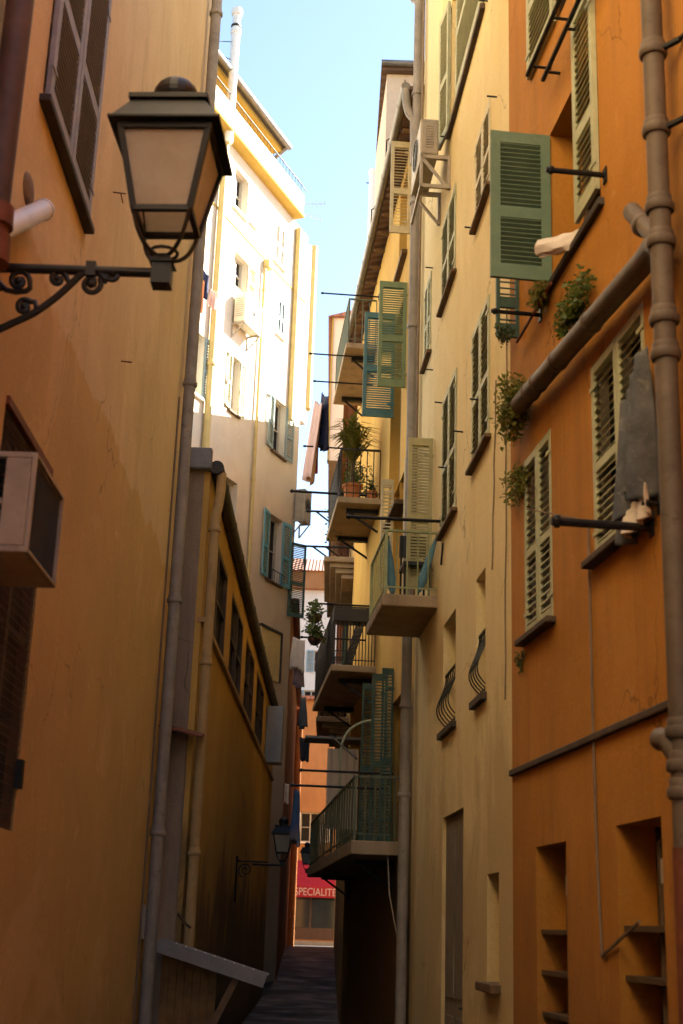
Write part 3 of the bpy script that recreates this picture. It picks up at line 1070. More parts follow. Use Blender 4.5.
for px, py in ((449, 137), (488, 1), (474, 228), (433, 370), (497, 97), (433, 268), (463, 432), (443, 403), (447, 468), (480, 400)):
    u_, z_ = WC.uz(px, py)
    MB().tube([WC.pt(u_, z_, -.01), WC.pt(u_ + .01, z_ + .01, .09)], .009, 5).build('shutter_stay', 'iron', B)
u_, z_ = WC.uz(443, 565)
MB().tube([WC.pt(u_ - .12, z_ + .2, .02), WC.pt(u_, z_, .02)], .012, 5).build('stay_rod', 'iron', B)
mb = MB()
for (pa, pb) in (((497, 380), (493, 570)), ((508, 300), (506, 700))):
    ua, za = WC.uz(*pa)
    ub, zb = WC.uz(*pb)
    ps = []
    for i in range(12):
        t = i / 11
        ps.append(WC.pt(ua + (ub - ua) * t + .02 * math.sin(i * 1.7), za + (zb - za) * t, .008))
    mb.tube(ps, .006, 5)
mb.build('cable', 'cable', B)

# ------------------------------------------------------------------ YELLOW BUILDING with balconies
B = thing('yellow_building', 'shaded yellow house with stacked balconies and tall green shutters beyond the cream house', 'building', P)
LY = (YE - P).length
uE, zE = WY.uz(404, 97, .2)
zEa = (WY.uz(404, 97, .25)[1] + WY.uz(366, 262, .25)[1]) / 2
print('eave Y', WY.uz(404, 97, .25), WY.uz(366, 262, .25), 'LY', LY)
# doors & windows
rY1 = (WY.uz(408, 520)[0], WY.uz(393, 540)[0], WY.uz(407, 594)[1], WY.uz(408, 462)[1])
rY2 = (WY.uz(398, 205)[0], WY.uz(390, 240)[0], 0, 0)
u_, zt_ = WY.uz(404, 690)
rY3 = (WY.uz(404, 760)[0], WY.uz(391, 760)[0], WY.uz(402, 842)[1], WY.uz(404, 690)[1])
uS1, zS1 = WY.uz(400, 500)
_, zS1t = WY.uz(407, 300)
rY4 = (WY.uz(401, 420)[0], WY.uz(390, 440)[0], WY.uz(401, 497)[1], WY.uz(405, 293)[1])
u_, zb_ = WY.uz(410, 240)
rY5 = (WY.uz(408, 190)[0], WY.uz(399, 260)[0], zb_, zEa - .25)
for nme, r in (('Y1', rY1), ('Y3', rY3), ('Y4', rY4), ('Y5', rY5)):
    dbg(nme, r)
mb = MB()
wall_mesh(mb, WY, 0.004, LY, -.3, zEa - .06, [(*rY1, .25), (*rY3, .3), (*rY4, .2), (*rY5, .2)], 8)
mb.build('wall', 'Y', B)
# roof with soffit boards and gutter
mb = MB()
Rp = [WY.pt(-.05, zEa, .2), WY.pt(LY + .1, zEa, .2), WY.pt(LY + .1, zEa + .9, -4), WY.pt(-.05, zEa + .9, -4)]
mb.add(Rp + [p - Z * .05 for p in Rp], [(0, 1, 2, 3), (4, 7, 6, 5), (0, 4, 5, 1), (1, 5, 6, 2), (2, 6, 7, 3), (3, 7, 4, 0)])
rf = mb.build('roof', 'darktile', B)
for i in range(14):
    u = LY * (i + .5) / 14
    MB().box(WY.pt(u, zEa - .06), WY.d, Z, WY.n, (-.03, .03), (-.045, 0), (0, .17)).build('rafter', 'wood', rf)
mb = MB().tube([WY.pt(-.02, zEa + .02, .25), WY.pt(LY + .12, zEa + .02, .25)], .062, 12)
for i in range(9):
    mb.ring(WY.pt(LY * (i + .5) / 9, zEa + .02, .25), WY.d, .068, .03, 12)
mb.build('gutter', 'zinc', B, smooth=True)
pts = arc(WY.pt(.02, zEa - .02, .25), WY.pt(.0, zEa - .4, .24), WY.pt(-.05, zEa - .5, .14), 6) + [WY.pt(-.05, zEa - 1.2, .12)]
MB().tube(pts, .055, 12).build('gutter_outlet', 'pipe_grey', B, smooth=True)
for t in (.25, .5):
    mb = MB()
    u = LY * t
    mb.tube([WY.pt(u, zEa + .02, .27), WY.pt(u, zEa + .5, .27), WY.pt(u - .1, zEa + .5, .2), WY.pt(u - .1, zEa + .15, .15)], .012, 6)
    mb.build('snow_hook', 'iron', B)
mb = MB()
wall_mesh(mb, Wall(WY.pt(0, 0, -1.7), WY.d, -1), .3, LY, zEa + .3, zEa + 4.4, [], 6)
mb.build('attic_wall', 'pinkcream', B)  # unseen storey added to keep direct sun off the left house
# rooftop block
Yt = P.y + 3.2
pa = atY(387, 80, Yt)
pz = atY(387, 68, Yt).z
pl = atY(377, 130, Yt + 2.2)
mb = MB()
X, Yv = Vector((1, 0, 0)), Vector((0, 1, 0))
x0_ = pa.x
mb.add([(x0_, Yt, 12.8), (x0_ + 1.6, Yt, 12.8), (x0_ + 1.6, Yt + 2.4, 12.8), (pl.x, Yt + 2.4, 12.8), (x0_, Yt, pz - .12), (x0_ + 1.6, Yt, pz - .12), (x0_ + 1.6, Yt + 2.4, pz - .12), (pl.x, Yt + 2.4, pz - .12)],
       [(0, 1, 2, 3), (4, 7, 6, 5), (0, 4, 5, 1), (1, 5, 6, 2), (2, 6, 7, 3), (3, 7, 4, 0)])
rb = mb.build('rooftop_block', 'pinkcream', B)
mb = MB().box((0, 0, 0), X, Yv, Z, (x0_ - .1, x0_ + 1.8), (Yt - .12, Yt + 2.5), (pz - .12, pz - .02))
mb.build('roof_slab', 'darktile', rb)
MB().tube([(x0_ - .1, Yt - .16, pz - .02), (x0_ + 1.8, Yt - .16, pz - .02)], .055, 10).build('roof_gutter', 'zinc', rb, smooth=True)
pc = atY(405, 80, Yt - .03)
MB().tube([(pc.x, pc.y, pc.z), (pc.x, pc.y, pc.z - 2)], .012, 6).build('cable', 'cable', rb)
# white vent pipe behind the eave
Yvn = YE.y + 1.0
a, b2 = atY(374, 172, Yvn), atY(370, 262, Yvn)
mb = MB().tube([(a.x, Yvn, b2.z - 3), (a.x, Yvn, a.z)], .095, 16)
mb.ring((a.x, Yvn, a.z - .02), Z, .11, .12, 16)
vp = mb.build('vent_pipe', 'pipe_white', B, smooth=True)
q = atY(372, 183, Yvn)
MB().tube([(q.x - .12, Yvn, q.z), (q.x + .5, Yvn, q.z - .05)], .012, 6).build('stay_rod', 'iron', vp)
# openings
window(B, WY, rY1, .22, [], None, 'cream_sh', bars=0, name='balcony_door')
window(B, WY, rY3, .25, [], None, 'darkframe', bars=0, name='balcony_door')
w4 = window(B, WY, rY4, .18, [], 'sillC')
w5 = window(B, WY, rY5, .18, [], 'sillC')


def leaf_at(par, W, px_h, px_tip, y_top, y_bot, mat, u_off=0.0, ang=90, **kw):
    """shutter leaf standing out from the wall; hinge at pixel column px_h, free edge at px_tip"""
    u, zb = W.uz(px_h, y_bot)
    _, zt = W.uz(px_h, y_top)
    of, _ = W.offz(px_tip, (y_top + y_bot) / 2, u)
    a = W.n * math.sin(R_(ang)) + W.d * math.cos(R_(ang))
    return shutter(par, W.pt(u, zb, .01), a, zt - zb, of / math.sin(R_(ang)), mat, -W.d, **kw)


leaf_at(w4, WY, 406, 379, 290, 388, 'midgreen', tilt=46, pitch=.034, label='leaf green shutter standing straight out above the plant balcony', stile=.05)
leaf_at(w4, WY, 394, 364, 322, 418, 'teal', tilt=46, pitch=.034, label='teal shutter standing out behind the leaf green one', stile=.05)
leaf_at(w5, WY, 411, 391, 150, 234, 'cream_sh', tilt=28, pitch=.046, label='cream shutter under the eave', stile=.05)


# ---- balconies
def balcony(B, W, u0, u1, zt, proj, th, mat_slab, rail, rail_h, bar_gap=.11, label=None, corbels=True, bar_r=.008, rail_name='railing', far=True, near=True, gap_out=None):
    mb = MB()
    o = W.pt(0, 0)
    mb.box(o, W.d, Z, W.n, (u0, u1), (zt - th, zt), (-.05, proj))
    s = mb.build('balcony', mat_slab, B, bevel=.015)
    if label:
        s['label'] = label
    if rail:
        mb = MB()
        in_ = .04
        p = proj - in_
        z2 = zt + rail_h
        runs = [((u0 + in_, p), (u1 - in_, p))]
        if near:
            runs.append(((u0 + in_, 0.02), (u0 + in_, p)))
        if far:
            runs.append(((u1 - in_, 0.02), (u1 - in_, p)))
        for (a, b) in runs:
            A, Bq = W.pt(a[0], 0, a[1]), W.pt(b[0], 0, b[1])
            L = (Bq - A).length
            for zz in (zt + .08, z2):
                mb.beam(A + Z * zz, Bq + Z * zz, .03 if zz == z2 else .02, .022 if zz == z2 else .014)
            k = max(2, int(L / (gap_out if gap_out and a[1] == b[1] else bar_gap)))
            for i in range(k + 1):
                c = A.lerp(Bq, i / k)
                mb.tube([c + Z * zt, c + Z * (z2 - .01)], bar_r, 5, cap=False)
        for (a, b) in ((u0 + in_, p), (u1 - in_, p)):
            mb.beam(W.pt(a, zt, b), W.pt(a, z2 + .01, b), .028, .028, up=W.d)
        mb.build(rail_name, rail, s)
    if corbels:
        for u in (u0 + .15 * (u1 - u0), u1 - .15 * (u1 - u0)):
            mb = MB()
            mb.box(W.pt(u, zt - th), W.d, Z, W.n, (-.05, .05), (-.07, -.002), (0, proj * .75))
            mb.beam(W.pt(u, zt - th - .35, 0), W.pt(u, zt - th - .05, proj * .7), .03, .03, up=W.d)
            mb.build('bracket', 'iron', s)
    return s


def bal_from_px(W, near_right, near_left_top, far_left_bottom, th):
    u0, z1 = W.uz(*near_right)
    of, z2 = W.offz(*near_left_top, u0)
    u1, z3 = W.uz(*far_left_bottom, of)
    print('bal u0 %.2f u1 %.2f off %.2f z %.2f %.2f z3 %.2f' % (u0, u1, of, z1, z2, z3))
    return u0, u1, z2, of


b1 = bal_from_px(WY, (441, 597), (382, 593), (366, 638), .12)
zr = WY.offz(382, 529, b1[0])[1] - b1[2]
bal1 = balcony(B, WY, b1[0], b1[1], b1[2], b1[3], .13, 'concrete', 'rail_green', zr, .1, gap_out=.17, label='balcony with weathered concrete slab and light green railing', corbels=False, far=False)
b2_ = bal_from_px(WY, (381, 498), (337.5, 496), (326, 541), .1)
zr = WY.offz(340, 448, b2_[0])[1] - b2_[2]
bal2 = balcony(B, WY, b2_[0], min(b2_[1], b2_[0] + 3.2), b2_[2], b2_[3], .1, 'concrete', 'rail_dark', zr, .1, 'balcony crowded with plants behind a dark railing')
b3_ = bal_from_px(WY, (377, 344), (346, 342), (333, 402), .1)
zr = WY.offz(350, 298, b3_[0])[1] - b3_[2]
bal3 = balcony(B, WY, b3_[0], b3_[1], b3_[2], b3_[3], .1, 'concrete', 'rail_dkgreen', zr, .1, 'highest balcony, behind the teal shutter')
b4_ = bal_from_px(WY, (376, 666), (331, 664), (313, 693), .1)
zr = zr4 = WY.offz(335, 606, b4_[0])[1] - b4_[2]
bal4 = balcony(B, WY, b4_[0], b4_[1], b4_[2], b4_[3], .1, 'concrete', 'rail_dark', zr, .045, 'balcony with close dark bars and a dark planter box')
b5_ = bal_from_px(WY, (406, 841), (351, 840), (307.6, 862), .2)
zr = WY.offz(358, 776, b5_[0])[1] - b5_[2]
bal5 = balcony(B, WY, b5_[0], b5_[1], b5_[2], b5_[3], .16, 'concrete', 'rail_dkgreen', zr, .11, gap_out=.34, bar_r=.013, label= 'lowest and largest balcony with green bars and tall dark green shutters')
# door shutters over balcony 1
w1s = MB().box(WY.pt(rY1[0] - .03, rY1[2], .01), WY.d, Z, WY.n, (0, .05), (0, rY1[3] - rY1[2]), (0, .05)).build('door_jamb', 'cream_sh', B)
leaf_at(w1s, WC, 432, 408, 444, 588, 'olive', tilt=46, pitch=.034, stile=.055, label='olive shutter leaf of the balcony door, opened at right angles')
leaf_at(w1s, WY, 392, 381, 486, 590, 'cream_sh', stile=.05, label='narrow cream shutter leaf beyond the balcony door')
# tall dark green shutters on balcony 5
leaf_at(bal5, WY, 391, 381, 674, 842, 'dkgreen', stile=.045, tilt=32, pitch=.042)
leaf_at(bal5, WY, 385, 371, 680, 842, 'dkgreen', stile=.045, tilt=32, pitch=.042)
leaf_at(bal5, WY, 372, 361, 690, 842, 'dkgreen', stile=.045, tilt=32, pitch=.042)
# planter box on balcony 4
mb = MB().box(WY.pt(0, 0), WY.d, Z, WY.n, (b4_[0] + .02, b4_[0] + .32), (b4_[2] + zr4 - .22, b4_[2] + zr4 - .02), (.08, b4_[3] - .02))
tag(mb.build('planter_box', 'rail_dark', bevel=.01), 'dark empty planter box on the rail of the close barred balcony', 'planter')
# arched pipe, canvas and awning slab on balcony 5
uu = WY.uz(340, 770, b5_[3] - .06)[0]
pts = [WY.pt(uu, b5_[2], b5_[3] - .06), WY.pt(uu, b5_[2] + 1.35, b5_[3] - .06)] + arc(WY.pt(uu, b5_[2] + 1.35, b5_[3] - .06), WY.pt(uu, b5_[2] + 1.78, b5_[3] - .1), WY.pt(uu, b5_[2] + 1.8, .05), 10)[1:]
MB().tube(pts, .018, 8).build('arched_rail', 'palegreen', bal5, smooth=True)
u5a = WY.uz(327, 770, b5_[3] - .1)[0]
print('u5', uu, u5a)
mb = MB()
N = 12
for i in range(N):
    t = i / N
    t2 = (i + 1) / N
    f0, f1 = .012 * math.sin(i * 2.1), .012 * math.sin((i + 1) * 2.1)
    zA_, zB_2 = b5_[2] + .5, b5_[2] + 1.75
    oA_, oB_ = .05 + (b5_[3] - .15) * t, .05 + (b5_[3] - .15) * t2
    for e in (0, .012):
        mb.quad(WY.pt(u5a + f0 + e, zA_, oA_), WY.pt(u5a + f1 + e, zA_, oB_), WY.pt(u5a + f1 + e, zB_2, oB_), WY.pt(u5a + f0 + e, zB_2, oA_))
tag(mb.build('canvas_screen', 'canvas', recalc=False), 'pale canvas screen hung across the lowest balcony', 'screen')
zab = WY.offz(305, 738, u5a + .3)
print('board', zab)
mb = MB().box(WY.pt(0, zab[1]), WY.d, Z, WY.n, (u5a + .1, u5a + .75), (-.02, .02), (0, zab[0]))
mb.build('awning_board', 'sheet', bal5)
mb = MB()
uc_ = b5_[0] + .1
mb.tube([WY.pt(uc_, b5_[2] - .15, .2), WY.pt(uc_, b5_[2] - .6, .17), WY.pt(uc_ + .02, b5_[2] - 1.1, .06), WY.pt(uc_, b5_[2] - 2.0, .02)], .008, 6)
mb.build('cable', 'frame', B)
# recessed ground floor door
print('balcony5', b5_)

# ------------------------------------------------------------------ R2 building (right, far)
B = thing('tan_building', 'narrow tan house at the far right of the alley with stacked moulded balconies', 'building', YE)
LR = (R2E - YE).length
zR = atY(342, 312, YE.y + 3).z
mb = MB()
hs = []
for (ua, zc_) in ((1.5, 3.4), (1.5, 6.4), (1.5, 9.2), (8, 4.4), (8, 7.2), (15, 4.6), (15, 7.6)):
    hs.append((ua, ua + .9, zc_, zc_ + 1.7, .2))
wall_mesh(mb, WR2, 0.01, LR, -.3, 12.4, hs, 8)
mb.build('wall', 'R2', B)
for h in hs:
    window(B, WR2, h[:4], .18, [('near', 170, 'dkgreen', dict(w=.4)), ('far', 165, 'dkgreen', dict(w=.4))] if h[0] > 5 else [], 'sillC')
MB().box(WR2.pt(0, 0), WR2.d, Z, WR2.n, (-.1, LR), (12.4, 12.55), (-8.2, .3)).build('roof', 'tile', B)
for (nl, fl, th, rl) in (((324, 553), (322, 612), .1, 'rail_dark'), ((337, 716), (311, 733), .2, 'rail_dark')):
    pass
for (ua, ub, px_edge, py, pr, rl) in ((.3, 3.6, 324, 556, None, None), (.2, 2.4, 316, 716, None, 'rail_dark'), (5.5, 9, 318, 690, None, 'rail_dark'), (6, 10, 327, 575, None, 'rail_dark')):
    of, zz = WR2.offz(px_edge, py, ua)
    print('R2 bal', of, zz)
    of = min(max(of, .3), .8)
    s = balcony(B, WR2, ua, ub, zz, of, .1, 'concrete', rl, .9, .09, corbels=False)
    mb = MB()
    for k in range(3):
        mb.box(WR2.pt(0, zz - .1 - .09 * k), WR2.d, Z, WR2.n, (ua + .08 + .06 * k, ub - .08 - .06 * k), (-.09, -.003), (0, of * (.8 - .2 * k)))
    mb.build('moulding', 'concrete', s, bevel=.01)

# little cream house top behind balcony 3
Yh = 31.0
p_ = atY(334, 318, Yh)
B = thing('cream_house', 'small cream house top with a yellow edge rising behind the highest balcony', 'building', (p_.x + 1, Yh, 8))
WH = Wall((p_.x, Yh), R2E - YE, -1)
mb = MB()
wall_mesh(mb, WH, 0, 17, 12.6, p_.z, [], 7)  # extra length out of view, added so it shadows the pale facade
mb.build('wall', 'pinkcream', B)
mb = MB()
q = [WH.pt(-.12, p_.z, .14), WH.pt(17.1, p_.z, .14), WH.pt(17.1, p_.z + 1.1, -3.5), WH.pt(-.12, p_.z + 1.1, -3.5), WH.pt(17.1, p_.z, -7.1), WH.pt(-.12, p_.z, -7.1)]
mb.add(q, [(0, 1, 2, 3), (3, 2, 4, 5), (0, 3, 5), (1, 4, 2), (0, 5, 4, 1)])
mb.build('roof', 'tile', B)
MB().box(WH.pt(0, 0), WH.d, Z, WH.n, (-.03, .25), (12.6, p_.z - .004), (0.003, .04)).build('edge_trim', 'trimY', B)

# ------------------------------------------------------------------ LOW MUSTARD BUILDING (left)
B = thing('mustard_building', 'low mustard house on the left with dark strip windows under a long sagging gutter', 'building', (xB, YB, 0))
zLB = atY(212, 468, YB).z
zLB2 = WB.uz(284, 733, .12)[1]
print('LB eave', zLB, zLB2, WB.uz(212, 462), WB.uz(284, 733))
# windows strip
a = WB.uz(209, 560)
_, ztop = WB.uz(213, 545)
_, zbot = WB.uz(208.5, 633)
hs = []
ztop += .2
for (xa, xb, ym) in ((205, 227, 600), (230, 243, 640), (245, 254.5, 670), (256, 264, 700)):
    ua = WB.uz(xa, ym)[0]
    ub = WB.uz(xb, ym)[0]
    hs.append((ua, ub, zbot, ztop, .04))
    dbg('LBw', hs[-1])
mb = MB()
LBE = (YBE - YB) / WB.d.y
wall_mesh(mb, WB, 0, LBE, -.3, zLB - .42, hs, 2.4)
mb.add([WB.pt(.0, zLB - .418, 0), WB.pt(LBE, zLB - .418, 0), WB.pt(.0, zLB - .05, 0), WB.pt(0, zLB - .418, -2.4), WB.pt(LBE, zLB - .418, -2.4), WB.pt(0, zLB + .5, -2.4), WB.pt(LBE, zLB + .16, -2.4)], [(0, 1, 2), (0, 2, 5, 3), (3, 5, 6, 4), (1, 4, 6), (2, 1, 6, 5)])
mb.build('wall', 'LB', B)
for h in hs:
    window(B, WB, h[:4], .035, [], None, 'darkframe', glass='dark', bars=1)
MB().box(WB.pt(0, zbot), WB.d, Z, WB.n, (hs[0][0] - .3, LBE - .3), (-.07, -.004), (-.04, .06)).build('sill_band', 'pipe_tan', B, bevel=.01)
# mono pitch roof
mb = MB()
q = [WB.pt(-.02, zLB + .04, .05), WB.pt(LBE, zLB - .32, .05), WB.pt(LBE, zLB + .3, -2.4), WB.pt(-.02, zLB + .62, -2.4)]
mb.add(q + [p - Z * .08 for p in q], [(0, 1, 2, 3), (4, 7, 6, 5), (0, 4, 5, 1), (1, 5, 6, 2), (2, 6, 7, 3), (3, 7, 4, 0)])
mb.build('roof', 'darktile', B)
mb = MB()
ps = []
for i in range(25):
    t = i / 24
    ps.append(WB.pt(LBE * t - .04, zLB - .36 * t - .06 * math.sin(math.pi * t), .075))
mb.tube(ps, .085, 12)
for i in range(12):
    mb.ring(ps[i * 2 + 1], WB.d, .093, .04, 12)
mb.build('gutter', 'dark_gutter', B, smooth=True)
# grey cement return wall facing the camera, with a doorway recess
xl = xB - .75
zcap = WBR.uz(185, 472)[1]
r_rec = (1.2 - .40, 1.2 - .06, -.28, WBR.uz(180, 732)[1])
mb = MB()
wall_mesh(mb, Wall((xB - 1.2, YB - .02), (1, 0), 1), .2, 1.13, -.3, zcap, [(*r_rec, .012, True)], .018)
mb.build('return_wall', 'grey_render', B)
MB().box((0, 0, 0), X, Yv, Z, (xB - .85, xB + .02), (YB - .16, YB - .042), (zcap, zcap + .27)).build('wall_cap', 'sheet', B, bevel=.02)
mb = MB()
pz_ = WBR.uz(180, 728)[1]
mb.add([(xB - .5, YB - .04, pz_ + .06), (xB + .13, YB - .04, pz_ - .08), (xB + .13, YB - .45, pz_ - .16), (xB - .5, YB - .45, pz_ - .02)] + [(xB - .5, YB - .04, pz_ + .08), (xB + .13, YB - .04, pz_ - .06), (xB + .13, YB - .45, pz_ - .14), (xB - .5, YB - .45, pz_)],
       [(0, 1, 2, 3), (4, 7, 6, 5), (0, 4, 5, 1), (1, 5, 6, 2), (2, 6, 7, 3), (3, 7, 4, 0)])
mb.build('door_hood', 'rust_red', B)
# tan downpipe at the corner
pts = [WB.pt(.05, zLB - .05, .13)] + arc(WB.pt(.05, zLB - .2, .13), WB.pt(.04, zLB - .4, .13), WB.pt(.02, zLB - .6, .09), 6) + [WB.pt(.02, .1, .09)]
zs_ = [WB.uz(x, y)[1] for x, y in ((207, 530), (201, 668), (190, 855))]
downpipe(B, pts, .06, 'pipe_tan', [(WB.pt(.02, z, .09), Z) for z in zs_], cw=.05)
MB().tube([WB.pt(.22, .6, .03), WB.pt(.22, 3.7, .03)], .016, 6).build('cable', 'iron', B)
u_, z_ = WB.uz(188, 925)
MB().tube([WB.pt(-.5, z_ + .12, .0), WB.pt(-.2, z_ + .0, .08), WB.pt(.1, z_ - .04, .12)], .015, 6).build('tap_pipe', 'cable', B)
# iron sign bracket on the mustard wall
uk, zk = WB.uz(236, 861)
uk2 = WB.uz(236, 861)[0]
ob = WB.offz(268, 862, uk)[0]
BR = thing('iron_bracket', 'thin wrought iron sign bracket with a scroll on the shaded mustard wall', 'bracket', WB.pt(uk, zk - .6, 0))
mb = MB().tube([WB.pt(uk, zk, 0), WB.pt(uk, zk, ob)], .014, 6).tube([WB.pt(uk, zk - .65, .015), WB.pt(uk, zk + .08, .015)], .014, 6)
mb.build('arm', 'iron', BR)
ps = []
for i in range(28):
    a_ = i / 27 * 3.4 * math.pi
    rr = .02 + .10 * i / 27
    ps.append(WB.pt(uk, zk - .14 + rr * math.sin(a_), .16 + rr * math.cos(a_)))
MB().tube(ps, .010, 5).build('scroll', 'iron', BR)
# grey cabinet under the far end of the gutter
uq1 = WB.uz(265, 735)[0]
of, zq1 = .42, 0
oq, _ = WB.offz(282, 740, uq1)
_, zqt = WB.uz(282, 700, max(.2, oq))
_, zqb = WB.uz(280, 760, max(.2, oq))
print('cab', uq1, oq, zqt, zqb)
oq = min(max(.2, oq), .7)
mb = MB().box(WB.pt(0, 0), WB.d, Z, WB.n, (uq1, uq1 + .5), (zqb, zqt), (.01, oq))
cab = mb.build('wall_cabinet', 'cabinet', bevel=.015)
tag(cab, 'grey blue metal cabinet fixed below the end of the dark gutter', 'cabinet')

# canopy over the doorway of the return wall
zc1 = atY(163, 940, YB - .5).z
pA_, pB_ = atY(160, 940, YB - .55), atY(267, 976, YB - .55)
CN = thing('door_canopy', 'small lean-to canopy of grey sheet metal at the foot of the long grey drainpipe', 'canopy', (pA_.x, YB - .3, pB_.z))
dirc = (Vector((pB_.x, 0, pB_.z)) - Vector((pA_.x, 0, pA_.z)))
Lc = dirc.length
dirc.normalize()
upc = Vector((-dirc.z, 0, dirc.x))
mb = MB()
y0c, y1c = YB - .62, YB - .05
N = 18
for i in range(N):
    a0_, a1_ = i / N, (i + 1) / N
    for s_ in (0,):
        ya, yb = y0c + (y1c - y0c) * a0_, y0c + (y1c - y0c) * a1_
        ha, hb = .012 * math.cos(i * math.pi), .012 * math.cos((i + 1) * math.pi)
        P0 = Vector((pA_.x, ya, pA_.z)) + upc * ha
        P1 = Vector((pA_.x, yb, pA_.z)) + upc * hb
        mb.quad(P0, P1, P1 + dirc * Lc, P0 + dirc * Lc)
        mb.quad(P0 - upc * .008, P1 - upc * .008, P1 + dirc * Lc - upc * .008, P0 + dirc * Lc - upc * .008)
mb.box(Vector((pA_.x, y0c, pA_.z)), dirc, Yv, upc, (0, Lc), (-.015, .0), (-.12, .02))
mb.build('roof_sheet', 'sheet', CN, recalc=False)
mb = MB()
for i in range(9):
    c = Vector((pA_.x, y0c + .05, pA_.z)) + dirc * (Lc * (.15 + .09 * i)) + upc * .02
    mb.ellips(c, .008, .008, .008, 6, 4)
mb.build('rivet', 'pipe_white', CN)
mb = MB()
mb.box(Vector((pA_.x, y0c + .1, pA_.z)), dirc, Yv, upc, (.0, Lc * .97), (0, .06), (-.10, -.02))
mb.box(Vector((pA_.x, y1c - .1, pA_.z)), dirc, Yv, upc, (.0, Lc * .97), (0, .06), (-.10, -.02))
mb.build('beam', 'wood', CN)
mb = MB()
e = Vector((pA_.x, y0c + .13, pA_.z)) + dirc * (Lc * .75) - upc * .1
mb.beam(e, (pA_.x + .35, y0c + .13, pB_.z - 1.0), .07, .07)
mb.build('brace', 'wood', CN)
mb = MB()
for i in range(7):
    xx = pA_.x - .02 + i * .085
    mb.box((0, 0, 0), X, Yv, Z, (xx, xx + .082), (YB - .07 - .006 * (i % 2), YB - .045), (-.1, pA_.z - .1 - i * .085 * .35))
mb.build('board_panel', 'plank', CN)

# ------------------------------------------------------------------ TALL PALE BUILDING
B = thing('pale_building', 'tall pale house with sunlit upper half and roof terrace behind the mustard house', 'building', TN)


def RT_(nx, fx, yt, yb, yf=None):
    """near top/bottom at column nx, far column fx"""
    u1, zt = WT.uz(nx, yt)
    _, zb = WT.uz(nx, yb)
    u2, _ = WT.uz(fx, (yt + yb) / 2 + (fx - nx) * .8)
    return (u1, u2, zb, zt)


rT = dict(
    T1=RT_(236, 247, 167, 209), T2=RT_(276, 285, 219, 262), T3=RT_(235, 247, 250, 285), T4=RT_(278.5, 284, 296, 335),
    T5=RT_(196, 203, 330, 395), T6=RT_(232, 239, 354, 412), T7=RT_(274, 285, 396, 452), T8=RT_(269, 281, 512, 580), T9=RT_(223, 236, 474, 530))
for k_, r in rT.items():
    dbg(k_, r)
zTer = WT.uz(301, 231)[1]
zTer2 = WT.uz(234, 145)[1]
print('terrace z', zTer, zTer2, 'right edge u', WT.uz(300, 240)[0], uTE, 'roof', WT.uz(219, 54), WT.uz(288, 146))
zW = (zTer + zTer2) / 2
mb = MB()
wall_mesh(mb, WT, -3, uTE, -.3, zW, [(*r, .22) for r in rT.values()], 9)
mb.build('wall', 'T', B)
blank = dict(pitch=.07, stile=.05)
window(B, WT, rT['T1'], .2, [('far', 176, 'white_sh', dict(w=.75, solid=False, **blank))], 'white_sh')
window(B, WT, rT['T2'], .05, [('near', 0, 'white_sh', dict(**blank)), ('far', 0, 'white_sh', dict(**blank)), ], 'white_sh')
window(B, WT, rT['T3'], .2, [('far', 176, 'cream_sh', dict(w=.5, **blank))], None)
window(B, WT, rT['T4'], .1, [('near', 0, 'pblue', dict(**blank)), ('far', 0, 'pblue', dict(**blank))], 'white_sh')
window(B, WT, rT['T5'], .2, [('far', 172, 'pblue', dict(**blank)), ('near', 176, 'pblue', dict(**blank))], 'white_sh')
window(B, WT, rT['T6'], .2, [('near', 176, 'palegreen', dict(**blank)), ('far', 172, 'palegreen', dict(**blank))], 'sillC')
window(B, WT, rT['T7'], .2, [('near', 172, 'pblue', dict(**blank)), ('far', 172, 'pblue', dict(**blank))], 'sillC')
w8 = window(B, WT, rT['T8'], .2, [('near', 172, 'turq', dict(**blank)), ('far', 172, 'turq', dict(**blank))], 'sillC')
w8['label'] = 'window with bright turquoise shutters'
window(B, WT, rT['T9'], .2, [], 'white_sh')
mb = MB()
r = rT['T8']
for i in range(7):
    u = r[0] + (r[1] - r[0]) * i / 6
    mb.tube([WT.pt(u, r[2], .12), WT.pt(u, r[2] + .28, .12)], .01, 4)
mb.beam(WT.pt(r[0], r[2] + .28, .12), WT.pt(r[1], r[2] + .28, .12), .02, .02)
mb.build('sill_rail', 'iron', w8)
# cornice band, terrace parapet, setback storey
uCo = WT.uz(304, 232, .34)[0]
MB().box(WT.pt(0, zW), WT.d, Z, WT.n, (-3, uCo), (.0, .14), (-1, .34)).build('cornice', 'trimY', B, bevel=.03)
MB().box(WT.pt(0, zW + .14), WT.d, Z, WT.n, (-3, uCo - .03), (0.002, .62), (.14, .30)).build('terrace_parapet', 'white_sh', B)
mb = MB()
for i in range(70):
    u = -2.9 + (uCo + 2.8) * i / 69
    mb.tube([WT.pt(u, zW + .76, .22), WT.pt(u, zW + 1.12, .22)], .008, 4, cap=False)
mb.tube([WT.pt(-3, zW + 1.13, .22), WT.pt(uCo - .1, zW + 1.13, .22)], .016, 6)
mb.tube([WT.pt(uCo - .1, zW + 1.13, .22), WT.pt(uCo + .3, zW + 1.1, .22)], .012, 6)
mb.build('terrace_railing', 'rail_dark', B)
zRf = (WT.uz(219, 56, .1)[1] + WT.uz(284, 142, .1)[1]) / 2
uRe = WT.uz(287, 146, .1)[0]
print('zRf', zRf, uRe)
mb = MB()
wall_mesh(mb, Wall(WT.pt(0, 0, -.9), WT.d, 1), -3, uRe - .15, zW + .1, zRf - .2, [], 7)
mb.build('attic_wall', 'trimY', B)
mb = MB().box(WT.pt(0, zRf), WT.d, Z, WT.n, (-3.2, uRe), (-.2, -.06), (-9, -.05))
mb.build('roof', 'trimY', B)
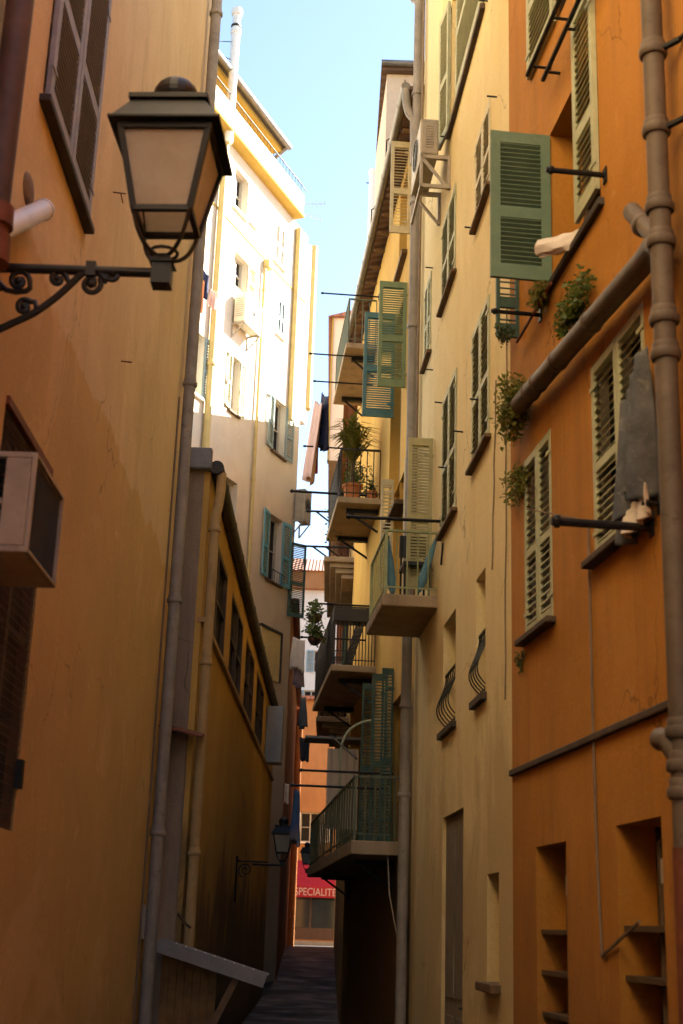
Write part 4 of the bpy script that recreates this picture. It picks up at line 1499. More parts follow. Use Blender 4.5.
mb = MB().box(WT.pt(0, zRf), WT.d, Z, WT.n, (-3.2, uRe + .08), (-.058, .06), (-9, .06))
mb.build('roof_edge', 'dark_gutter', B)
mb = MB().tube([WT.pt(-3.2, zRf - .02, .14), WT.pt(uRe + .1, zRf - .02, .14)], .09, 10)
mb.tube([WT.pt(uRe + .02, zRf - .05, .1), WT.pt(uRe + .02, zRf - .5, -.5), WT.pt(uRe + .02, zW + .1, -.7)], .06, 8)
mb.build('gutter', 'zinc', B, smooth=True)
u_, z_ = WT.uz(249, 84, -.6)
MB().box(WT.pt(u_, zRf), WT.d, Z, WT.n, (-.3, .3), (.0, .42), (-.9, -.4)).build('chimney', 'white_sh', B, bevel=.02)
# oriel at the far end
uo = WT.uz(300, 300)[0]
ob_ = .5
zo0 = WT.uz(313, 413, ob_)[1]
# pipes
def tpipe(pxs, off, r, mat, collars=(), top=None, name='drainpipe'):
    ps = []
    u_m = WT.uz(*pxs[0], off)[0]
    z1 = WT.uz(*pxs[0], off)[1] if top is None else top
    z2 = WT.uz(*pxs[1], off)[1]
    downpipe(B, [WT.pt(u_m, z2, off), WT.pt(u_m, z1, off)], r, mat, [(WT.pt(u_m, WT.uz(px, py, off)[1], off), Z) for px, py in collars], name=name, cw=.1)
    return u_m


uF_ = tpipe(((227, 125), (214, 460)), .12, .095, 'pipe_yellow', ((218, 370),))
um_ = tpipe(((265, 268), (250, 590)), .08, .045, 'pipe_yellow', ((264, 290), (254, 480)))
tpipe(((299, 229), (290, 420)), .08, .09, 'pipe_yellow')
uz_ = WT.uz(265, 268)
MB().box(WT.pt(uz_[0], uz_[1]), WT.d, Z, WT.n, (-.14, .14), (-.05, .2), (0.003, .2)).build('hopper', 'pipe_yellow', B, bevel=.02)
# white flue rising past the roof
ztop_ = WT.uz(238, 12, .16)[1]
mb = MB().tube([WT.pt(uF_, zW - .3, .2), WT.pt(uF_, ztop_ - .8, .2)], .12, 16)
fl = mb.build('flue', 'pipe_white', B, smooth=True)
mb = MB()
mb.ring(WT.pt(uF_, ztop_ - .75, .2), Z, .15, .16, 16)
mb.ring(WT.pt(uF_, ztop_ - .12, .2), Z, .155, .2, 16)
mb.tube([WT.pt(uF_, ztop_ - .70, .2), WT.pt(uF_, ztop_ - .15, .2)], .11, 16)
mb.build('flue_cap', 'pipe_white', fl, smooth=True)
MB().ring(WT.pt(uF_, ztop_ - .58, .2), Z, .14, .07, 16).build('flue_band', 'iron', fl)
mb = MB()
for dz in (.3, .9):
    mb.tube([WT.pt(uF_, zRf + dz, .2), WT.pt(uF_ - 1.0, zRf + dz * .4, -.3)], .012, 5)
mb.build('flue_stay', 'iron', fl)
# string course line half way up
u_, z_ = WT.uz(234, 226)
MB().box(WT.pt(0, z_), WT.d, Z, WT.n, (-3, uTE), (-.03, .03), (-.03, .02)).build('string_course', 'trimY', B)
# cream framed board low on the facade
u_a, z_a = WT.uz(260, 626)
u_b, _ = WT.uz(279, 640)
MB().box(WT.pt(0, z_a), WT.d, Z, WT.n, (u_a, u_b), (-1.3, 0), (0.003, .05)).build('wall_board', 'panel_cream', B)
MB().box(WT.pt(0, z_a), WT.d, Z, WT.n, (u_a - .06, u_b + .06), (.003, .07), (0.003, .09)).box(WT.pt(0, z_a), WT.d, Z, WT.n, (u_b + .003, u_b + .06), (-1.3, 0), (0.003, .09)).build('board_frame', 'slate', B)
# green shutter folded at the far corner
u_, z_ = WT.uz(290, 618)
_, zt_ = WT.uz(294, 545)
shutter(B, WT.pt(uTE - .35, z_, .04), WT.n * .5 + WT.d * .8, zt_ - z_, .55, 'dkgreen', -WT.d + WT.n, pitch=.05, tilt=-35, label='dark green shutter at the far corner')
# oriel / neighbour with yellow quoins
Yn = TE.y + .2
pq, pq2 = atY(301, 230, Yn + 1), atY(313, 338, Yn + 2.2)
pq0 = atY(311, 413, Yn + 2.2)
B = thing('corbelled_house', 'upper corner of a pale house with yellow vertical bands beyond the sunlit facade', 'building', (TE.x, Yn, pq0.z))
WN = Wall((TE.x, Yn - .1), (tT, 1), 1)
ue, _ = WN.uz(312, 340)
u3_, z3_ = WN.uz(303, 230)
ztp = WN.uz(304, 240)[1]
zst = WN.uz(312, 336)[1]
zlo = WN.uz(311, 414)[1]
print('oriel', ue, ztp, zst, zlo)
MB().box(WN.pt(0, 0, 0), WN.d, Z, WN.n, (.05, ue * .6), (zlo - .5, ztp), (-2, .05)).build('wall', 'white_sh', B)
MB().tube([WN.pt(ue * .6, zlo, .05), WN.pt(ue * .6, ztp + .1, .05)], .12, 10).build('yellow_pipe', 'pipe_yellow', B, smooth=True)
MB().box(WN.pt(0, 0, 0), WN.d, Z, WN.n, (ue * .6 + .13, ue), (zlo, zst), (-2, .05)).build('corner_band', 'trimY', B, bevel=.05)

# ------------------------------------------------------------------ L2: terracotta building left far
B = thing('terracotta_building', 'shaded terracotta house at the far left end of the alley with an orange pipe', 'building', TE)
L2E = Vector((bear(287) * 56, 56, 0))
WL2 = Wall(TE + Vector((.02, .05, 0)), L2E - TE, 1)
LL2 = (L2E - TE).length
mb = MB()
wall_mesh(mb, WL2, 0.0, LL2, -.3, 10.4, [], 6)
mb.build('wall', 'L2', B)
MB().box(WL2.pt(0, 0), WL2.d, Z, WL2.n, (-.1, LL2), (10.4, 10.55), (-6, .2)).build('roof', 'tile', B)
uo_, zo_ = WL2.uz(294, 680, .12)
of_, _ = WL2.offz(294, 690, LL2 - .6)
print('orange pipe off', of_)
MB().tube([WL2.pt(LL2 - .6, .8, .14), WL2.pt(LL2 - .6, 10.3, .14)], .14, 10).build('drainpipe', 'pipe_orange', B, smooth=True)
MB().box(WL2.pt(0, 0), WL2.d, Z, WL2.n, (LL2 - .3, LL2 + .01), (.8, 4.2), (-.2, .06)).build('corner_pilaster', 'pipe_tan', B)

# ------------------------------------------------------------------ END OF THE ALLEY
YS = 62.0
B = thing('shop_building', 'orange house closing the alley with a red shop awning at street level', 'building', (-1, YS, 1.05))
WS = Wall((-8, YS), (1, 0), 1)
rsh = WS.rect((286, 939), (322, 899))
zTop = WS.uz(305, 700)[1]
shop = (WS.uz(284, 930)[0], WS.uz(332, 930)[0] + 1.5, 1.25, WS.uz(310, 892)[1])
wS = [(WS.uz(300, 830)[0], WS.uz(300, 830)[0] + .9, WS.uz(305, 842)[1], WS.uz(305, 812)[1])]
mb = MB()
wall_mesh(mb, WS, 0, 16, 0, zTop, [(*shop, .5), (*wS[0], .2)], 8)
mb.build('wall', 'far_or', B)
window(B, WS, wS[0], .18, [('near', 175, 'white_sh', {}), ('far', 175, 'white_sh', {})], 'white_sh')
MB().box(WS.pt(0, zTop), WS.d, Z, WS.n, (-.2, 16.2), (0, .15), (-8, .35)).build('roof', 'tile', B)
mb = MB()
o = WS.pt(0, 0, -.45)
mb.box(o, WS.d, Z, WS.n, (shop[0] - .02, shop[1] + .02), (1.2, 1.75), (-.05, .06))
for t in (0, .3, .62, .97):
    u = shop[0] + (shop[1] - shop[0]) * t
    mb.box(o, WS.d, Z, WS.n, (u, u + .09), (1.75, shop[3] + .02), (-.05, .06))
sf = mb.build('shop_front', 'shopdark', B)
MB().box(o, WS.d, Z, WS.n, (shop[0] - .02, shop[1] + .02), (1.7, shop[3] + .02), (-.09, -.055)).build('shop_glass', 'glass', sf)
# awning
z1 = WS.uz(305, 866, .3)[1]
z2 = WS.uz(305, 886, 1.2)[1]
z3 = WS.uz(305, 897, 1.2)[1]
ua, ub = WS.uz(285, 880)[0], WS.uz(340, 880)[0] + 1.2
AW = thing('shop_awning', 'red fabric shop awning with pale capital letters at the end of the alley', 'awning', WS.pt((ua + ub) / 2, z3, .6))
mb = MB()
A0, A1, A2 = (.02, z1 + .25), (1.2, z2), (1.2, z3)
for (p, q) in ((A0, A1), (A1, A2)):
    for e in (0, -.012):
        mb.quad(WS.pt(ua, p[1] + e, p[0] + e), WS.pt(ub, p[1] + e, p[0] + e), WS.pt(ub, q[1] + e, q[0] + e), WS.pt(ua, q[1] + e, q[0] + e))
for u in (ua, ub):
    mb.add([WS.pt(u, A0[1], A0[0]), WS.pt(u, A1[1], A1[0]), WS.pt(u, A2[1], A2[0]), WS.pt(u, A2[1], A0[0])], [(0, 1, 2, 3)])
mb.build('canvas', 'awning_red', AW, recalc=False)
fc = bpy.data.curves.new('lettering', 'FONT')
fc.body = 'SPECIALITE'
fc.size = .42
fc.extrude = .004
fo = bpy.data.objects.new('tmp', fc)
COL.objects.link(fo)
bpy.context.view_layer.update()
dg = bpy.context.evaluated_depsgraph_get()
me = bpy.data.meshes.new_from_object(fo.evaluated_get(dg))
bpy.data.objects.remove(fo)
uL = WS.uz(294.5, 893, 1.2)[0]
uR = WS.uz(336, 893, 1.2)[0]
wd = max(v.co.x for v in me.vertices)
hh = max(v.co.y for v in me.vertices)
base = WS.pt(uL, z3 + (z2 - z3) * .16, 1.212) - AW.location
for v in me.vertices:
    x, y, zz = v.co
    v.co = base + X * (x * (uR - uL) / wd) + Z * (y / hh * (z2 - z3) * .68) - Yv * zz
me.materials.append(M['letters'])
lo = bpy.data.objects.new('lettering', me)
COL.objects.link(lo)
lo.parent = AW

# white house behind
YW = 74.0
B = thing('white_house', 'distant whitewashed house with a tiled roof seen through the gap', 'building', (-2, YW, 1))
WW = Wall((-12, YW), (1, 0), 1)
zt_ = WW.uz(311, 590)[1]
hs = [(WW.uz(303, 715)[0], WW.uz(303, 715)[0] + .8, WW.uz(303, 716)[1], WW.uz(303, 690)[1], .2), (WW.uz(314, 650)[0], WW.uz(314, 650)[0] + .8, WW.uz(303, 672)[1], WW.uz(303, 650)[1], .2)]
mb = MB()
wall_mesh(mb, WW, 0, 24, 0, zt_, hs, 8)
mb.build('wall', 'far_wh', B)
for h in hs:
    window(B, WW, h[:4], .15, [('near', 175, 'pblue', {}), ('far', 175, 'pblue', {})], 'white_sh')
MB().box(WW.pt(0, zt_), WW.d, Z, WW.n, (-.3, 24.3), (0, 1.0), (-8, .4)).build('cornice', 'far_or', B)
zr1, zr2 = zt_ + 1.0, WW.uz(312, 561)[1]
mb = MB()
q = [WW.pt(-.3, zr1, .6), WW.pt(24.3, zr1, .6), WW.pt(24.3, zr2 + 1.2, -4), WW.pt(-.3, zr2 + 1.2, -4)]
q2 = [WW.pt(-.3, zr1, -8.6), WW.pt(24.3, zr1, -8.6)]
mb.add(q + q2, [(0, 1, 2, 3), (3, 2, 5, 4), (0, 3, 4), (1, 5, 2), (0, 4, 5, 1)])
mb.build('roof', 'tile', B)

# ------------------------------------------------------------------ THE STREET LANTERNS
def lantern(name, label, cx, cy, ztop, s, group, rot=0.0, arm_to=None):
    """s = width of the eave plate"""
    T = thing(name, label, 'street lamp', (cx, cy, ztop - 1.9 * s), group)
    ca, sa = math.cos(rot), math.sin(rot)
    ax, ay = Vector((ca, sa, 0)), Vector((-sa, ca, 0))
    c = Vector((cx, cy, 0))
    h = s / 2

    def frus(mb, w0, z0, w1, z1, mi=0):
        vs = [c + ax * (sx * w) + ay * (sy * w) + Z * z for (w, z) in ((w0, z0), (w1, z1)) for sx, sy in ((-1, -1), (1, -1), (1, 1), (-1, 1))]
        mb.add(vs, [(3, 2, 1, 0), (4, 5, 6, 7), (0, 1, 5, 4), (1, 2, 6, 5), (2, 3, 7, 6), (3, 0, 4, 7)], mi)
    zE_ = ztop - .68 * s            # eave level
    mb = MB()
    frus(mb, h, zE_ - .03 * s, h, zE_)
    frus(mb, h * .95, zE_ + .002, h * .66, zE_ + .26 * s)
    frus(mb, h * .72, zE_ + .262 * s, h * .72, zE_ + .315 * s)
    mb.tube([c + Z * (zE_ + .317 * s), c + Z * (zE_ + .50 * s)], h * .37, 18)
    mb.ellips(c + Z * (zE_ + .502 * s), h * .42, h * .42, .175 * s, 18, 8, h0=-.3, h1=1)
    mb.build('roof', 'lamp_paint', T, bevel=.006 * s)
    # frame: four tapering corner posts, bottom ring
    wt, wb = h * .80, h * .50
    zt, zb = zE_ - .03 * s, zE_ - .80 * s
    mb = MB()
    corners = ((-1, -1), (1, -1), (1, 1), (-1, 1))
    for sx, sy in corners:
        p1 = c + ax * sx * wt + ay * sy * wt + Z * zt
        p0 = c + ax * sx * wb + ay * sy * wb + Z * zb
        mb.beam(p0, p1, .055 * s, .055 * s, up=ay)
    for (w, z, th) in ((wb, zb, .055), (wt, zt - .03 * s, .06)):
        for i in range(4):
            p = c + ax * corners[i][0] * w + ay * corners[i][1] * w + Z * z
            q = c + ax * corners[(i + 1) % 4][0] * w + ay * corners[(i + 1) % 4][1] * w + Z * z
            mb.beam(p, q, .05 * s, th * s)
    mb.build('frame', 'lamp_paint', T, bevel=.004 * s)
    for i in range(4):
        a, b = corners[i], corners[(i + 1) % 4]
        k = .985
        p = [c + ax * a[0] * wb * k + ay * a[1] * wb * k + Z * zb, c + ax * b[0] * wb * k + ay * b[1] * wb * k + Z * zb,
             c + ax * b[0] * wt * k + ay * b[1] * wt * k + Z * zt, c + ax * a[0] * wt * k + ay * a[1] * wt * k + Z * zt]
        cen = sum(p, Vector()) / 4
        nrm = (cen - c)
        nrm.z = 0
        nrm.normalize()
        mb = MB().add(p + [x - nrm * .006 for x in p], [(0, 1, 2, 3), (4, 7, 6, 5), (0, 4, 5, 1), (1, 5, 6, 2), (2, 6, 7, 3), (3, 7, 4, 0)])
        mb.build('pane', 'frost', T)
    # lyre feet to the stem
    zs = zb - .42 * s
    mb = MB()
    for sx, sy in corners:
        p0 = c + ax * sx * wb + ay * sy * wb + Z * zb
        p1 = c + ax * sx * wb * .75 + ay * sy * wb * .75 + Z * (zs + .04 * s)
        p2 = c + Z * (zs + .06 * s)
        mb.tube(arc(p0, p1, p2, 8), .020 * s, 7)
    ps = []
    for i in range(13):
        a = 2 * math.pi * i / 12
        ps.append(c + ax * wb * .5 * math.cos(a) + ay * wb * .5 * math.sin(a) + Z * (zs + .11 * s))
    mb.tube(ps, .016 * s, 6)
    mb.build('lyre', 'lamp_paint', T, smooth=True)
    mb = MB()
    frus(mb, .08 * s, zs - .16 * s, .085 * s, zs - .02 * s)
    frus(mb, .11 * s, zs - .02 * s, .06 * s, zs + .08 * s)
    mb.build('stem', 'lamp_paint', T, bevel=.006 * s)
    mb = MB().ellips(c + Z * (zt - .28 * s), .10 * s, .10 * s, .17 * s, 12, 8)
    mb.tube([c + Z * (zt - .12 * s), c + Z * zt], .05 * s, 10)
    mb.build('bulb', 'white_sh', T, smooth=True)
    return T, zs - .09 * s


Yl = 6.3
pc_ = atY(163, 262, Yl)
pt_ = atY(165, 74, Yl)
zmid = pc_.z
s_l = .58
zt_l = pt_.z - .04
LT, zarm = lantern('street_lamp', 'large dark four-sided lantern with frosted panes on a scrolled bracket at upper left', pc_.x, Yl, zt_l, s_l, 'lanterns along the alley', rot=R_(-3))
print('lamp', pc_, pt_, zarm, 'scale h', zt_l - zmid)
# bracket
uw = Yl / WL.d.y
xw = WL.pt(uw, 0).x


def BK(px, py):
    q = atY(px, py, Yl)
    return Vector((q.x, Yl, q.z))


mb = MB()
za_ = zarm
mb.tube([Vector((xw - .05, Yl, za_)), Vector((pc_.x, Yl, za_))], .026, 12)
fx = BK(92, 265).x
mb.box(Vector((fx, Yl, za_)), X, Yv, Z, (-.025, .025), (-.034, .034), (-.04, .04))
mb.box(Vector((pc_.x, Yl, za_)), X, Yv, Z, (-.05, .05), (-.05, .05), (-.075, .05))
mb.build('arm', 'lamp_paint', LT, smooth=False)
mb = MB()
crv = [BK(-45, 340), BK(-20, 337), BK(0, 329), BK(15, 322), BK(34, 313), BK(54, 299), BK(70, 285), BK(83, 273), BK(92, 270), BK(99, 273), BK(104, 279), BK(107, 281)]
crv[0].x = xw - .03
sm = []
for i in range(len(crv) - 1):
    p0, p1, p2, p3 = crv[max(i - 1, 0)], crv[i], crv[i + 1], crv[min(i + 2, len(crv) - 1)]
    for k in range(5):
        t = k / 5
        sm.append(.5 * ((2 * p1) + (p2 - p0) * t + (2 * p0 - 5 * p1 + 4 * p2 - p3) * t * t + (3 * p1 - p0 - 3 * p2 + p3) * t ** 3))
sm.append(crv[-1])
mb.tube(sm, .020, 8)


def spiral(cx, cy, r_px, turns, a0, sgn, tail=None):
    ps = []
    for i in range(30):
        t = i / 29
        rr = r_px * (.28 + .72 * t)
        a = a0 + sgn * (1 - t) * turns * 2 * math.pi
        ps.append(BK(cx + rr * math.cos(a), cy + rr * math.sin(a)))
    if tail:
        ps += [BK(*q) for q in tail]
    mb.tube(ps, .015, 7)
    mb.ellips(BK(cx, cy), r_px * .5 * .0045, .024, r_px * .5 * .0045, 10, 6)


spiral(19, 281, 11, 1.15, 0, -1, [(30, 288), (26, 291), (16, 292), (6, 290), (0, 284), (-6, 276)])
spiral(58, 279, 9, 1.1, 0, -1, [(70, 283)])
spiral(91, 284, 10, 1.1, 0, 1, [(100, 279)])
spiral(113, 274, 7, 1.1, R_(180), -1, [(104, 279)])
spiral(24, 307, 8, 1.1, R_(-40), -1, [(35, 302), (37, 310)])
spiral(-8, 290, 9, 1.0, 0, -1)
mb.build('scroll_brace', 'lamp_paint', LT, smooth=True)

# smaller lamps further down the alley
p2 = atY(283, 838, 27)
LT2, za2 = lantern('street_lamp', 'small dark lantern on the left wall, seen above the red awning', p2.x, 27, atY(283, 817, 27).z, .46, 'lanterns along the alley')
MB().tube([(WB.pt(27 - YB, 0).x, 27, za2), (p2.x, 27, za2)], .02, 8).build('arm', 'lamp_paint', LT2)
p3 = atY(307, 855, 40)
LT3, za3 = lantern('street_lamp', 'smallest dark lantern, hanging half hidden by the lowest balcony', p3.x, 40, atY(307, 842, 40).z, .42, 'lanterns along the alley')
MB().tube([(p3.x, 40, za3), (WR2.pt(40 - YE.y, 0).x + .1, 40, za3)], .02, 8).build('arm', 'lamp_paint', LT3)

# ------------------------------------------------------------------ outdoor air conditioner units
def ac_unit(name, label, W, u0, u1, z0, z1, o0, o1, mat, face='out', bracket=True):
    T = thing(name, label, 'air conditioner', W.pt((u0 + u1) / 2, z0, (o0 + o1) / 2), 'air conditioners on the walls')
    O = W.pt(0, 0)
    MB().box(O, W.d, Z, W.n, (u0, u1), (z0, z1), (o0, o1)).build('casing', mat, T, bevel=.02)
    mb = MB()
    cu, cz = (u0 + u1) / 2, (z0 + z1) / 2
    rr = min(u1 - u0, z1 - z0) * .4
    for k in range(1, 5):
        ps = [W.pt(cu + rr * k / 4 * math.cos(a), cz + rr * k / 4 * math.sin(a), o1 + .012) for a in [2 * math.pi * i / 20 for i in range(21)]]
        mb.tube(ps, .006, 4)
    for k in range(8):
        a = math.pi * k / 8
        mb.tube([W.pt(cu + rr * math.cos(a), cz + rr * math.sin(a), o1 + .012), W.pt(cu - rr * math.cos(a), cz - rr * math.sin(a), o1 + .012)], .005, 4)
    mb.build('fan_grille', 'iron', T)
    mb = MB()
    for k in range(9):
        z = z0 + (z1 - z0) * (.2 + .6 * k / 8)
        mb.box(O, W.d, Z, W.n, (u0 - .008, u0 - .001), (z - .010, z + .010), (o0 + .06, o1 - .06))
    mb.build('side_louvre', 'acw', T)
    if bracket:
        mb = MB()
        for u in (u0 + .03, u1 - .03):
            mb.box(O, W.d, Z, W.n, (u - .02, u + .02), (z0 - .05, z0 - .004), (0, o1))
            mb.box(O, W.d, Z, W.n, (u - .02, u + .02), (z0 - .42, z0 - .05), (0, .035))
            mb.beam(W.pt(u, z0 - .40, .03), W.pt(u, z0 - .03, o1 * .95), .03, .03, up=W.d)
        mb.box(O, W.d, Z, W.n, (u0, u1), (z0 - .05, z0 - .006), (o1 - .04, o1 - .002))
        mb.build('bracket', 'acw', T)
    return T


ua_, za_ = WC.uz(451, 165)
o_a, zt_ = WC.offz(421, 118, ua_)
_, zb_ = WC.offz(421, 153, ua_)
print('C ac', ua_, o_a, zt_, zb_)
A = ac_unit('air_conditioner', 'beige outdoor unit on an iron bracket high on the cream wall beside the drainpipe', WC, ua_, ua_ + .85, zb_, zt_, .14, o_a, 'acw')
mb = MB().box(WC.pt(0, 0), WC.d, Z, WC.n, (ua_, ua_ + .03), (zb_ - .42, zb_ - .38), (0, o_a)).box(WC.pt(0, 0), WC.d, Z, WC.n, (ua_, ua_ + .85), (zb_ - .42, zb_ - .38), (o_a - .03, o_a))
mb.box(WC.pt(0, 0), WC.d, Z, WC.n, (ua_, ua_ + .03), (zb_ - .38, zb_), (o_a - .03, o_a))
mb.build('bracket_frame', 'acw', A)
ua_, zt_ = WT.uz(245, 292, .35)
ub_, zb_ = WT.uz(255, 320, .35)
ac_unit('air_conditioner', 'cream outdoor unit under an upper window of the sunlit pale facade', WT, ua_, ua_ + 1.0, WT.uz(245, 322, .35)[1], zt_, .06, .4, 'acp')
zt_, zb_ = WT.uz(296, 480, .4)[1], WT.uz(296, 512, .4)[1]
ac_unit('air_conditioner', 'grey outdoor unit at the shaded far corner of the pale house above turquoise shutters', WT, uTE - .2, uTE + .3, zb_, zt_, .05, .36, 'acw')

# ------------------------------------------------------------------ clothes poles
def pole(label, W, base, tip, r=.016, group='iron clothes poles', cat='clothes pole', brace=False, mat='iron'):
    u, z = W.uz(*base)
    of, z2 = W.offz(*tip, u)
    zz = (z + z2) / 2
    mb = MB().tube([W.pt(u, zz, -.02), W.pt(u, zz, of)], r, 8)
    mb.box(W.pt(u, zz), W.d, Z, W.n, (-.03, .03), (-.05, .05), (0.002, .012))
    mb.ring(W.pt(u, zz, of - .03), W.n, r * 1.5, .03, 8)
    if brace:
        mb.tube([W.pt(u, zz - .35, 0), W.pt(u, zz, of * .6)], r * .8, 6)
    return tag(mb.build('clothes_pole', mat, base=W.pt(u, zz)), label, cat, group)


pole('long black clothes pole jutting under the shuttered window draped with a blanket', WO, (653, 534), (551, 515), .024)
pole('black clothes pole crossing in front of the open green shutter window', WO, (606, 176), (546, 169), .018)
pole('black clothes pole just below the sage green shutter', WO, (541, 317), (491, 309), .016)
pole('short black peg pole beside the thick brown drainpipe', WO, (661, 504), (642, 503), .014)
pole('slender dark pole spanning above the light green balcony', WC, (441, 521), (346, 517), .018)
pole('thin dark pole sticking out over the highest balcony', WY, (379, 302), (321, 288), .014)
uu_, zz_ = WR2.uz(340, 600)


def pole_free(label, W, u, tip, r=.016, brace=False, name='clothes_pole', cat='clothes pole'):
    of, z = W.offz(*tip, u)
    mb = MB().tube([W.pt(u, z, -.02), W.pt(u, z, of)], r, 8)
    mb.ring(W.pt(u, z, of - .03), W.n, r * 1.5, .03, 8)
    if brace:
        mb.tube([W.pt(u, z - .4, .0), W.pt(u, z, of * .55)], r * .8, 6)
        mb.tube([W.pt(u, z, of * .8), W.pt(u, z - .25, of * .45)], r * .8, 6)
    tag(mb.build(name, 'iron', base=W.pt(u, z)), label, cat, 'iron clothes poles')
    return W.pt(u, z, of), W.pt(u, z, 0)


UY = b3_[0] + .3
pole_free('dark pole beside the highest balcony, upper of two', WY, UY, (309, 353.5), .014)
pole_free('dark pole below the highest balcony slab, lower of two', WY, UY + .2, (313, 381), .014)
tipA, basA = pole_free('dark pole holding the pink and navy washing', WY, b2_[0] + .25, (303, 446), .014)
pole_free('dark heavy pole beside the plant balcony, level with its floor', WY, b2_[0] + .5, (290, 491), .02)
pole_free('braced iron pole in the sky gap, upper of the two braced ones', WR2, .6, (306, 511), .022, True)
pole_free('braced iron pole in the sky gap, lower of the two braced ones', WR2, 1.0, (302, 546), .022, True)
tipB, basB = pole_free('iron pole carrying the hanging plants', WY, b4_[0] + 1.2, (308, 603), .016)
tipC, basC = pole_free('iron pole carrying the white washing over the gap', WY, b4_[0] + 1.6, (300, 637), .016)
tipD, basD = pole_free('dark pole leaning out above the lowest balcony, upper of two', WY, b5_[0] + 1.5, (299, 770), .016)
tipE, basE = pole_free('dark pole reaching out from the lowest balcony beside the lantern, lower of two', WY, b5_[0] + 1.9, (290, 785), .016)
# iron stays on balcony 5
mb = MB().tube([WY.pt(b5_[0] + .05, b5_[2] + zr * .0 + .95, b5_[3] - .04), WY.pt(b5_[0] + 2.2, b5_[2] + 1.5, b5_[3] + .1)], .014, 6)
tag(mb.build('clothes_pole', 'iron'), 'dark slanting rod over the green railing of the lowest balcony', 'clothes pole', 'iron clothes poles')

# ------------------------------------------------------------------ cloth
def cloth(name, label, cat, A, Bq, drop, mat, group=None, amp=.03, taper=1.0, nu=14, nv=14, seed=0, folds=3, shift=Vector((0, 0, 0)), hem=.06):
    A, Bq = Vector(A), Vector(Bq)
    rnd = random.Random(seed)
    ph = rnd.random() * 6
    d = (Bq - A)
    nrm = d.cross(Z)
    nrm.normalize()
    vs = []
    for j in range(nv + 1):
        v = j / nv
        for i in range(nu + 1):
            u = i / nu
            uc = .5 + (u - .5) * (1 + (taper - 1) * v)
            a = amp * (.35 + v) * (math.sin(u * folds * 2 * math.pi + ph + v * 1.1) + .4 * math.sin(u * folds * 4.7 + ph * 2))
            dz = -drop * v * (1 + hem * math.sin(u * 7 + ph)) - .04 * drop * math.sin(u * math.pi) * (1 - v)
            vs.append(A + d * uc + nrm * a + Z * dz + shift * v)
    fs = [(j * (nu + 1) + i, j * (nu + 1) + i + 1, (j + 1) * (nu + 1) + i + 1, (j + 1) * (nu + 1) + i) for j in range(nv) for i in range(nu)]
    mb = MB().add(vs, fs)
    o = mb.build(name, mat, smooth=True, recalc=False)
    md = o.modifiers.new('thickness', 'SOLIDIFY')
    md.thickness = .006
    return tag(o, label, cat, group)


G = 'washing hung over the alley'
Ya = tipA.y


def Yp(px, py, Y):
    return atY(px, py, Y)


cloth('laundry', 'pale pink sheet hanging highest in the gap against the sky', 'laundry', Yp(316, 400, Ya + .5), Yp(323, 402, Ya - .3), Yp(316, 395, Ya).z - Yp(316, 474, Ya).z, 'cloth_pink', G, .04, 1.0, seed=1, shift=Vector((-.1, 0, 0)))
cloth('laundry', 'navy garment hanging beside the pink sheet', 'laundry', Yp(322, 392, Ya + .3), Yp(328, 396, Ya - .3), Yp(325, 393, Ya).z - Yp(325, 448, Ya).z, 'cloth_navy', G, .04, .9, seed=2)
cloth('laundry', 'thin red strip of cloth below the pink sheet', 'laundry', Yp(316, 440, Ya), Yp(319, 440, Ya - .1), Yp(318, 440, Ya).z - Yp(318, 472, Ya).z, 'cloth_red', G, .02, .9, seed=3)
cloth('laundry', 'crumpled white shirt hanging beside the hanging plants', 'laundry', Yp(294, 637, tipC.y + .1), Yp(306, 640, tipC.y - .2), Yp(300, 636, tipC.y).z - Yp(300, 667, tipC.y).z, 'cloth_white', G, .05, 1.1, seed=4)
cloth('laundry', 'mauve grey garment hanging below the white shirt', 'laundry', Yp(294, 662, tipC.y + .1), Yp(303, 664, tipC.y), Yp(300, 655, tipC.y).z - Yp(300, 679, tipC.y).z, 'cloth_mauve', G, .04, 1.15, seed=5)
cloth('laundry', 'dark grey pointed cloth hanging above the orange house wall', 'laundry', Yp(301, 696, 27), Yp(305, 697, 26.8), Yp(302, 696, 27).z - Yp(302, 727, 27).z, 'cloth_grey', G, .03, 2.2, seed=6)
cloth('laundry', 'small dark rag at the edge of the lowest balcony roof', 'laundry', Yp(300, 737, 24), Yp(311, 738, 23.8), Yp(305, 737, 24).z - Yp(305, 760, 24).z, 'cloth_grey', G, .04, .7, seed=7)
cloth('laundry', 'long multicoloured cloth hanging in front of the orange house wall', 'laundry', Yp(296, 789, tipE.y), Yp(300, 790, tipE.y - .2), Yp(298, 790, tipE.y).z - Yp(298, 843, tipE.y).z, 'cloth_multi', G, .03, 2.2, seed=8)
cloth('laundry', 'small white cloth hanging above the small lantern', 'laundry', Yp(285, 783, tipE.y), Yp(289, 784, tipE.y), Yp(287, 783, tipE.y).z - Yp(287, 803, tipE.y).z, 'cloth_white', G, .02, 1.2, seed=9)
YT_ = WT.pt(WT.uz(211, 280, .4)[0], 0).y
cloth('laundry', 'dark garment on the line across the sunlit pale facade', 'laundry', Yp(203, 268, YT_), Yp(209, 276, YT_ - .1), .7, 'cloth_navy', G, .03, .8, seed=10)
cloth('laundry', 'orange cloth at the left edge of the sunlit pale facade', 'laundry', Yp(198, 270, YT_), Yp(205, 282, YT_ - .1), .9, 'cloth_orange', G, .03, .9, seed=11)
cloth('laundry', 'pale pink cloth on the line across the sunlit pale facade', 'laundry', Yp(209, 288, YT_), Yp(217, 292, YT_ - .1), .5, 'cloth_pink', G, .03, 1, seed=12)

